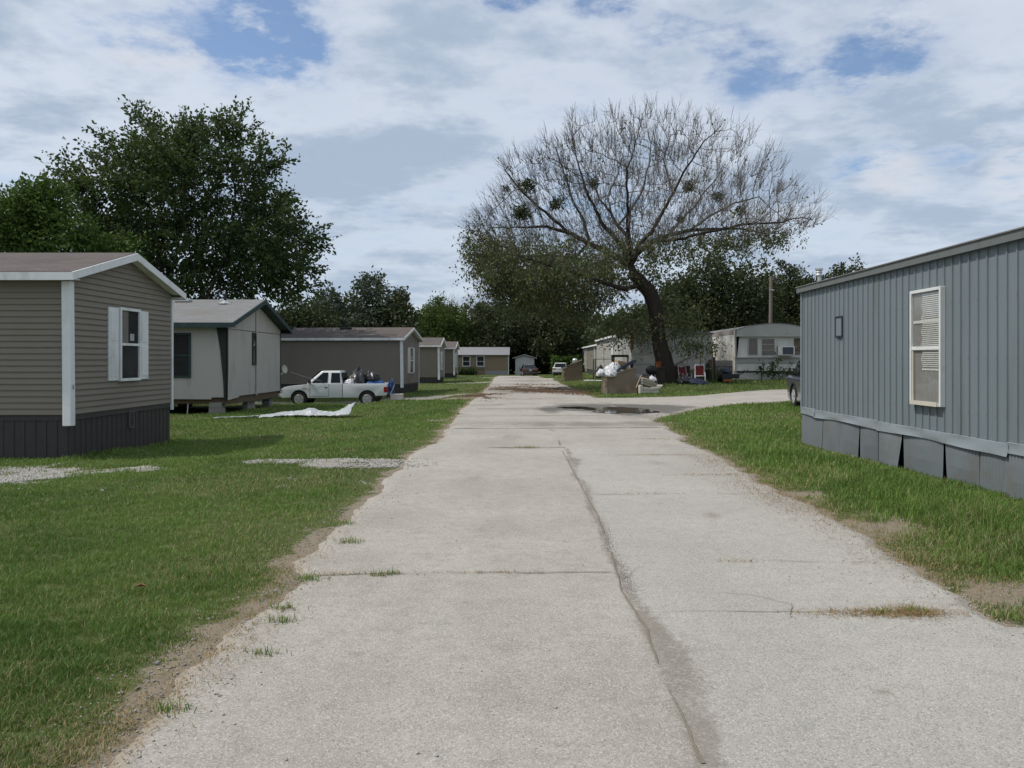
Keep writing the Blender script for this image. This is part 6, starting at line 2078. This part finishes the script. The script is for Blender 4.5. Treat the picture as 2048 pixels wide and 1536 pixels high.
# --- the half-bare tree: its trunk and main limbs follow the real ones, the rest grows from them
D0 = 45.0
base = Vector((at(1334, 720, D0).x, D0, gz(7.8, 45)))
t = thing("half_bare_tree", "large leaning half-bare tree with mistletoe balls and leaves only on its lower branches", "tree", base)
limbs = {   # name: (parent limb, index where it leaves, [(px, py, dy)], (radius start, radius end))
    "trunk": (None, None, [(1336, 775, 0), (1333, 750, 0), (1327, 715, 0), (1318, 676, .1), (1314, 640, .2), (1311, 610, .2), (1302, 586, .2), (1284, 567, .1), (1268, 550, 0), (1260, 528, 0)], [.78, .60, .47, .40, .39, .41, .42, .38, .33, .31]),
    "low_left": ("trunk", 7, [(1250, 580, -.4), (1215, 572, -1.0), (1170, 560, -1.6), (1120, 545, -2.0), (1065, 530, -2.2)], [.2, .16, .12, .09, .06]),
    "left_main": ("trunk", 9, [(1225, 508, .3), (1180, 484, .6), (1140, 461, .8), (1095, 447, 1.0), (1040, 448, 1.1)], [.24, .2, .165, .12, .08]),
    "left_low2": ("left_main", 1, [(1150, 510, 1.4), (1110, 500, 2.2), (1060, 498, 3), (1000, 490, 3.6)], [.11, .09, .07, .05]),
    "left_up": ("left_main", 2, [(1100, 432, .2), (1072, 412, -.4), (1040, 385, -.8), (1010, 350, -1.2)], [.12, .095, .07, .05]),
    "mid_left": ("trunk", 9, [(1240, 490, -.5), (1205, 462, -1.2), (1185, 430, -1.7), (1165, 395, -2.2), (1150, 350, -2.6)], [.2, .16, .12, .09, .06]),
    "mid_left2": ("left_main", 1, [(1168, 440, .2), (1145, 400, .0), (1128, 350, -.3), (1110, 300, -.6)], [.11, .09, .065, .045]),
    "centre": ("trunk", 9, [(1266, 497, .6), (1262, 470, 1.0), (1240, 443, 1.3), (1228, 415, 1.6), (1205, 385, 1.9), (1190, 340, 2.2)], [.2, .17, .14, .1, .075, .05]),
    "centre_up": ("centre", 2, [(1265, 415, 1.0), (1290, 372, .8), (1300, 330, .6), (1305, 280, .4)], [.105, .085, .06, .04]),
    "centre_up2": ("centre", 3, [(1225, 375, 2.5), (1245, 330, 3.1), (1262, 280, 3.5)], [.08, .06, .04]),
    "right_up": ("trunk", 9, [(1275, 492, -.3), (1300, 468, -.9), (1318, 430, -1.5), (1334, 400, -1.9), (1350, 365, -2.3), (1385, 310, -2.8)], [.17, .15, .12, .095, .075, .045]),
    "right_up2": ("right_up", 3, [(1328, 370, -1.4), (1320, 330, -1.2), (1335, 280, -1.0)], [.08, .06, .04]),
    "right_main": ("trunk", 9, [(1282, 500, .4), (1310, 478, .8), (1345, 464, 1.2), (1390, 452, 1.5), (1445, 447, 1.8), (1500, 446, 2.0), (1560, 457, 2.2)], [.22, .2, .17, .14, .11, .08, .05]),
    "right_b": ("right_main", 3, [(1425, 428, .8), (1470, 405, .2), (1515, 395, -.2)], [.10, .075, .05]),
    "right_c": ("right_main", 2, [(1375, 430, 2.2), (1410, 395, 3.0), (1440, 355, 3.6), (1470, 320, 4.0)], [.11, .09, .065, .045]),
    "right_front": ("right_main", 1, [(1350, 485, -1.2), (1400, 478, -2.6), (1460, 470, -3.6), (1520, 470, -4.2)], [.12, .1, .075, .05]),
    "back": ("trunk", 9, [(1262, 500, 1.6), (1270, 470, 3.2), (1280, 430, 4.6), (1285, 380, 5.4)], [.17, .14, .1, .07]),
    "front": ("trunk", 9, [(1250, 500, -1.6), (1240, 470, -3.2), (1235, 430, -4.4), (1230, 380, -5.2)], [.16, .13, .1, .07]),
}
seeds, parents, rad = [], [], []
where = {}
STEP = .34
for nm, (pl, pi, pts, rs) in limbs.items():
    loc3 = [np.array(at(px, py, D0) + Vector((0, dy, 0)) - base) for px, py, dy in pts]
    if pl is None:
        prev, r0 = -1, rs[0]
        chain = [loc3[0]]
        rr = [rs[0]]
        st = 0
    else:
        prev = where[pl][pi]
        chain = [seeds[prev]]
        rr = [min(rs[0] * 1.15, rad[prev])]
        st = 1
    allp = chain + (loc3[1:] if pl is None else loc3)
    allr = rr + (rs[1:] if pl is None else rs)
    idx = []
    if pl is None:
        seeds.append(allp[0]); parents.append(-1); rad.append(allr[0]); prev = len(seeds) - 1
        idx.append(prev)
    for k in range(len(allp) - 1):
        a, c = allp[k], allp[k + 1]
        n = max(1, int(round(np.linalg.norm(c - a) / STEP)))
        for q in range(1, n + 1):
            s = q / n
            p = a + (c - a) * s
            if q < n:
                p = p + rng.normal(0, .02, 3)
            seeds.append(p); parents.append(prev); rad.append(allr[k] + (allr[k + 1] - allr[k]) * s)
            prev = len(seeds) - 1
        idx.append(prev)
    where[nm] = idx
nseed = len(seeds)
r = np.random.default_rng(77)
# the crown: a wide dome, flattened at both sides
topx = np.array([940, 970, 1015, 1070, 1140, 1220, 1290, 1370, 1440, 1500, 1550, 1584, 1606])
topy = np.array([480, 435, 365, 318, 288, 272, 266, 278, 308, 365, 415, 440, 458])
botx = np.array([925, 960, 1050, 1150, 1230, 1300, 1380, 1480, 1580, 1640])
boty = np.array([500, 575, 600, 590, 560, 520, 510, 495, 480, 470])
A = []
while len(A) < 3400:
    px = r.uniform(940, 1606)
    yt, yb = np.interp(px, topx, topy), np.interp(px, botx, boty)
    py = yt + (yb - yt) * r.random() ** 1.15
    if float(fbm(np.array([px / 42.]), np.array([py / 42.]), 71, 3)[0]) < .40 and r.random() < .6:
        continue
    u = (px - 1282) / 358
    vtop = np.clip((540 - py) / (540 - 205), -0.3, 1)
    dep = 8.0 * math.sqrt(max(.02, 1 - u * u)) * math.sqrt(max(.05, 1 - max(0, vtop) ** 2 * .9))
    dy = r.uniform(-1, 1) * dep
    A.append(np.array(at(px, py, D0) + Vector((0, dy, 0)) - base))
P, par = colonize(seeds, parents, np.array(A), STEP, .52, reach=3.2, bias=(0, 0, .22), seed=8, jitter=.16)
rad = [q if q > .32 else q * .68 for q in rad]
R, nk = pipe_radii(P, par, .0125, 2.35)
R[:nseed] = np.maximum(np.minimum(R[:nseed], .5), np.array(rad))
R[:nseed] = np.where(np.array(rad) > .14, np.array(rad), R[:nseed])
for i in range(nseed, len(P)):      # no child thicker than what carries it
    R[i] = min(R[i], R[par[i]] * .95)
cen = np.array(at(1280, 560, D0) - base)
extra, C, Dv = [], [], []
PX = VX + (P[:, 0] + base.x) * F / (P[:, 1] + base.y)
PY = VY - (P[:, 2] + base.z - H) * F / (P[:, 1] + base.y)
for i in np.where(R < .032)[0]:
    if i < nseed and R[i] > .06:
        continue
    out = P[i] - cen
    out /= np.linalg.norm(out) + 1e-9
    low = P[i][2] < 5.0
    for s in range(5 if nk[i] == 0 else (1 if i % 2 else 2)):
        d = out * .8 + np.array([0, 0, .75 if not low else .15]) + r.normal(0, .38, 3)
        d /= np.linalg.norm(d)
        L = r.uniform(.45, 1.15)
        q1 = P[i] + d * L * .5 + r.normal(0, .04, 3)
        q2 = P[i] + d * L + np.array([0, 0, .06])
        extra.append(([P[i], q1, q2], [.0095, .0075, .004]))
        for z in range(1):
            e = d + r.normal(0, .45, 3)
            e /= np.linalg.norm(e)
            extra.append(([q1, q1 + e * L * .45], [.0075, .004]))
        # leaves: hanging thick low on the left, thinner to the right, a few last ones on the top twigs
        lf = float(sstep(455, 560, PY[i] + (1180 - PX[i]) * .10 * (PX[i] < 1180) + max(0, 30 - abs(PX[i] - 1480) * .08)))
        lf = max(lf, .05)
        if r.random() < lf * 1.5:
            m_ = int(r.uniform(1, 3) + 8 * lf)
            u = r.uniform(.2, 1.1, m_)
            C.append(P[i] + d * L * u[:, None] + r.normal(0, .14, (m_, 3)) + np.array([0, 0, -.12]))
            Dv.append(np.repeat(d[None] * .3, m_, 0))
# leafy shoots round the trunk and the drooping low left side
for (px, py, rx, ryy, dy, n) in ((1270, 655, 80, 36, .6, 1150), (1365, 640, 55, 50, .5, 900), (1390, 690, 50, 16, -.7, 380), (1010, 560, 65, 60, 0, 2400), (1090, 580, 80, 50, -1, 3000), (1170, 600, 60, 40, 0, 1700), (1230, 560, 60, 40, .5, 1100), (980, 520, 40, 40, 0, 900), (1300, 545, 60, 35, .5, 700), (1130, 530, 70, 40, 1, 1500),
                                  (1340, 500, 60, 30, 0, 500), (1450, 480, 90, 25, 1, 650), (1560, 475, 55, 20, 1, 350)):
    ns = int(n * 1.75) // 7
    s = D0 / F
    cc = np.array(at(px, py, D0) - base)
    q = r.normal(0, .45, (ns, 3)) * np.array([rx * s, (rx + ryy) / 2 * s, ryy * s]) + cc + np.array([0, dy, 0])
    for p in q:
        d = r.normal(0, .6, 3) + np.array([0, 0, -.3])
        d /= np.linalg.norm(d)
        extra.append(([p, p + d * .5], [.007, .004]))
        u = r.uniform(0, 1.1, 7)
        C.append(p + d * .5 * u[:, None] + r.normal(0, .13, (7, 3)))
        Dv.append(np.repeat(d[None] * .4, 7, 0))
skeleton_mesh("trunk", P, par, R, M["bark_dark"], t, 3, None, split=(.085, M["bark_grey"]))
tb = MB()
for pts, rs in extra:
    tb.tube(pts, rs, 3, cap=False)
tb.build("twigs", M["bark_grey"], t)["kind"] = "stuff"
C, Dv = np.concatenate(C), np.concatenate(Dv)
vv = np.clip(r.random(len(C)) * .55 + .45 * fbm(C[:, 0] * .8 + C[:, 2] * .5, C[:, 1] * .8 + C[:, 2] * .6, 4, 3) - .05, 0, .84)
vv = np.where(r.random(len(C)) < .07, .97, vv)
leaf_cloud("crown", C, Dv, .145, M["leaf_olive"], t, r, droop=.9, v=vv, aspect=.6)
mistletoe(t, [(tuple(np.array(at(px, py, D0) - base) + np.array([0, dy, 0])), rr * .95) for px, py, dy, rr in ((1055, 398, -3.5, .42), (1043, 441, -2.5, .5), (1110, 425, -2.5, .38), (1192, 354, 1.5, .33), (1366, 387, -1.8, .32), (1462, 370, 3.2, .36), (1481, 419, .3, .24), (1374, 425, 2, .26), (1013, 384, -1, .18), (1135, 355, 0, .18))], r, .12)

# ------------------------------------------------------------------ sky, sun, camera
EL, AZ_DX, AZ_DY = 55.0, .985, .12          # shadows fall to the right and a little away
w = bpy.data.worlds.new("World")
sc.world = w
w.use_nodes = True
nt = NT(w.node_tree)
for nd in list(w.node_tree.nodes):
    w.node_tree.nodes.remove(nd)
out = nt.n("ShaderNodeOutputWorld")
sky = nt.n("ShaderNodeTexSky", sky_type="NISHITA", sun_disc=False, sun_elevation=RAD(EL), sun_rotation=math.atan2(-AZ_DX, -AZ_DY), air_density=1.0, dust_density=0.4, ozone_density=4.0)
bg_sky = nt.n("ShaderNodeBackground", i={"Color": sky.outputs[0], "Strength": 0.13})
dirv = nt.n("ShaderNodeTexCoord").outputs["Generated"]
sp = nt.n("ShaderNodeSeparateXYZ")
nt.link(dirv, sp.inputs[0])
dx, dy, dz = sp.outputs
zc = nt.math("ADD", nt.math("MAXIMUM", dz, 0.0), 0.13)
cv = nt.n("ShaderNodeCombineXYZ", i={0: nt.math("DIVIDE", dx, zc), 1: nt.math("DIVIDE", dy, zc), 2: 1.7}).outputs[0]
n1 = nt.noise(cv, 1.25, 9, .58)
n2 = nt.noise(cv, 3.1, 8, .6)
n3 = nt.noise(cv, .55, 4, .5)
# openings in the cloud deck, given by their directions
gap = None
for (px, py, rx, ry_, k) in ((400, 45, 190, 60, .22), (555, 75, 95, 75, .36), (455, 95, 50, 30, .25), (620, 95, 45, 35, .3), (1755, 110, 105, 85, .36), (1390, 85, 110, 60, .22), (1500, 155, 90, 40, .18), (1185, 405, 120, 75, .32), (1000, 0, 80, 25, .36), (1210, 10, 60, 25, .3), (780, 432, 50, 25, .2),
                            (1900, 325, 190, 30, .22), (1680, 350, 70, 25, .2), (560, 585, 120, 18, .12), (-700, 100, 300, 200, .3), (2700, 150, 300, 180, .3)):
    a, e = (px - VX) / F, (VY - py) / F
    dv = Vector((a, 1, e)).normalized()
    right = Vector((1, 0, 0)) - dv * dv.x
    right.normalize()
    upv = right.cross(dv)
    ru, rv = rx / F * dv.y, ry_ / F * dv.y
    u = nt.n("ShaderNodeVectorMath", operation="DOT_PRODUCT", i={0: dirv, 1: right / ru}).outputs["Value"]
    v = nt.n("ShaderNodeVectorMath", operation="DOT_PRODUCT", i={0: dirv, 1: upv / rv}).outputs["Value"]
    q = nt.math("MAXIMUM", nt.math("ADD", nt.math("ADD", nt.math("MULTIPLY", u, u), nt.math("MULTIPLY", v, v)), nt.math("MULTIPLY", nt.math("SUBTRACT", n2, .5), 6.5)), 0.0)
    fwd = nt.math("GREATER_THAN", nt.n("ShaderNodeVectorMath", operation="DOT_PRODUCT", i={0: dirv, 1: dv}).outputs["Value"], 0.0)
    g = nt.math("MULTIPLY", nt.math("MULTIPLY", nt.math("POWER", 2.718, nt.math("MULTIPLY", q, -1.0)), k), fwd)
    gap = g if gap is None else nt.math("ADD", gap, g)
n4 = nt.noise(cv, 6.5, 8, .65)
cover = nt.math("SUBTRACT", nt.math("ADD", nt.math("ADD", nt.math("MULTIPLY", n1, 1.1), nt.math("MULTIPLY", n2, .9)), -.26), nt.math("MULTIPLY", gap, nt.math("ADD", 1.25, nt.math("MULTIPLY", nt.math("SUBTRACT", n4, .5), -6.5))))
mask = nt.ramp(cover, .04, .90, .06, 1.0)
bright = nt.math("ADD", nt.math("MULTIPLY", n1, .55), nt.math("ADD", nt.math("MULTIPLY", n2, .45), nt.math("MULTIPLY", n3, .22)))
ccol = nt.mix(nt.ramp(bright, .545, .715), (.82, .88, .955), (.44, .54, .69))
rim = nt.ramp(cover, .55, .80, 1.0, 0.0)
ccol = nt.mix(nt.math("MULTIPLY", rim, .45), ccol, (.80, .84, .92))
low = nt.ramp(dz, 0.05, .26, 1.0, 0.0)
ccol = nt.mix(nt.math("MULTIPLY", low, .45), ccol, (.49, .595, .75))
# the bright cumulus heads at the right
for (px, py, rx, ry_) in ((1790, 350, 90, 42), (2030, 350, 70, 60), (350, 100, 130, 40)):
    dv = Vector(((px - VX) / F, 1, (VY - py) / F)).normalized()
    right = (Vector((1, 0, 0)) - dv * dv.x).normalized()
    upv = right.cross(dv)
    u = nt.n("ShaderNodeVectorMath", operation="DOT_PRODUCT", i={0: dirv, 1: right / (rx / F * dv.y)}).outputs["Value"]
    v = nt.n("ShaderNodeVectorMath", operation="DOT_PRODUCT", i={0: dirv, 1: upv / (ry_ / F * dv.y)}).outputs["Value"]
    q = nt.math("ADD", nt.math("ADD", nt.math("MULTIPLY", u, u), nt.math("MULTIPLY", v, v)), nt.math("MULTIPLY", nt.math("SUBTRACT", n2, .5), 3.2))
    fwd = nt.math("GREATER_THAN", nt.n("ShaderNodeVectorMath", operation="DOT_PRODUCT", i={0: dirv, 1: dv}).outputs["Value"], 0.0)
    ccol = nt.mix(nt.math("MULTIPLY", nt.math("MULTIPLY", nt.ramp(q, .1, 1.3, 1, 0), .75), fwd), ccol, (.82, .84, .88))
bg_c = nt.n("ShaderNodeBackground", i={"Color": ccol, "Strength": 0.92})
ms = nt.n("ShaderNodeMixShader", i={0: mask, 1: bg_sky.outputs[0], 2: bg_c.outputs[0]})
nt.link(ms.outputs[0], out.inputs[0])

ld = bpy.data.lights.new("sun", "SUN")
ld.energy = 3.4
ld.angle = RAD(0.8)
ld.color = (1.0, .95, .87)
sun = bpy.data.objects.new("sun", ld)
sd = Vector((AZ_DX * math.cos(RAD(EL)), AZ_DY * math.cos(RAD(EL)), -math.sin(RAD(EL))))
sun.rotation_euler = sd.to_track_quat("-Z", "Y").to_euler()
link(sun)

cam = bpy.data.cameras.new("camera")
cam.sensor_width = 36
cam.lens = F / 2048 * 36
cam.shift_x = -24 / 2048
cam.shift_y = -48 / 2048
cam.clip_end = 3000
co = bpy.data.objects.new("camera", cam)
co.location = (0, 0, H)
co.rotation_euler = (RAD(90), 0, 0)
link(co)
sc.camera = co
sc.view_settings.view_transform = "Standard"
sc.view_settings.look = "None"
sc.view_settings.gamma = 1
sc.view_settings.exposure = 0
sc.cycles.max_bounces = 6
sc.cycles.diffuse_bounces = 3
sc.cycles.transparent_max_bounces = 8
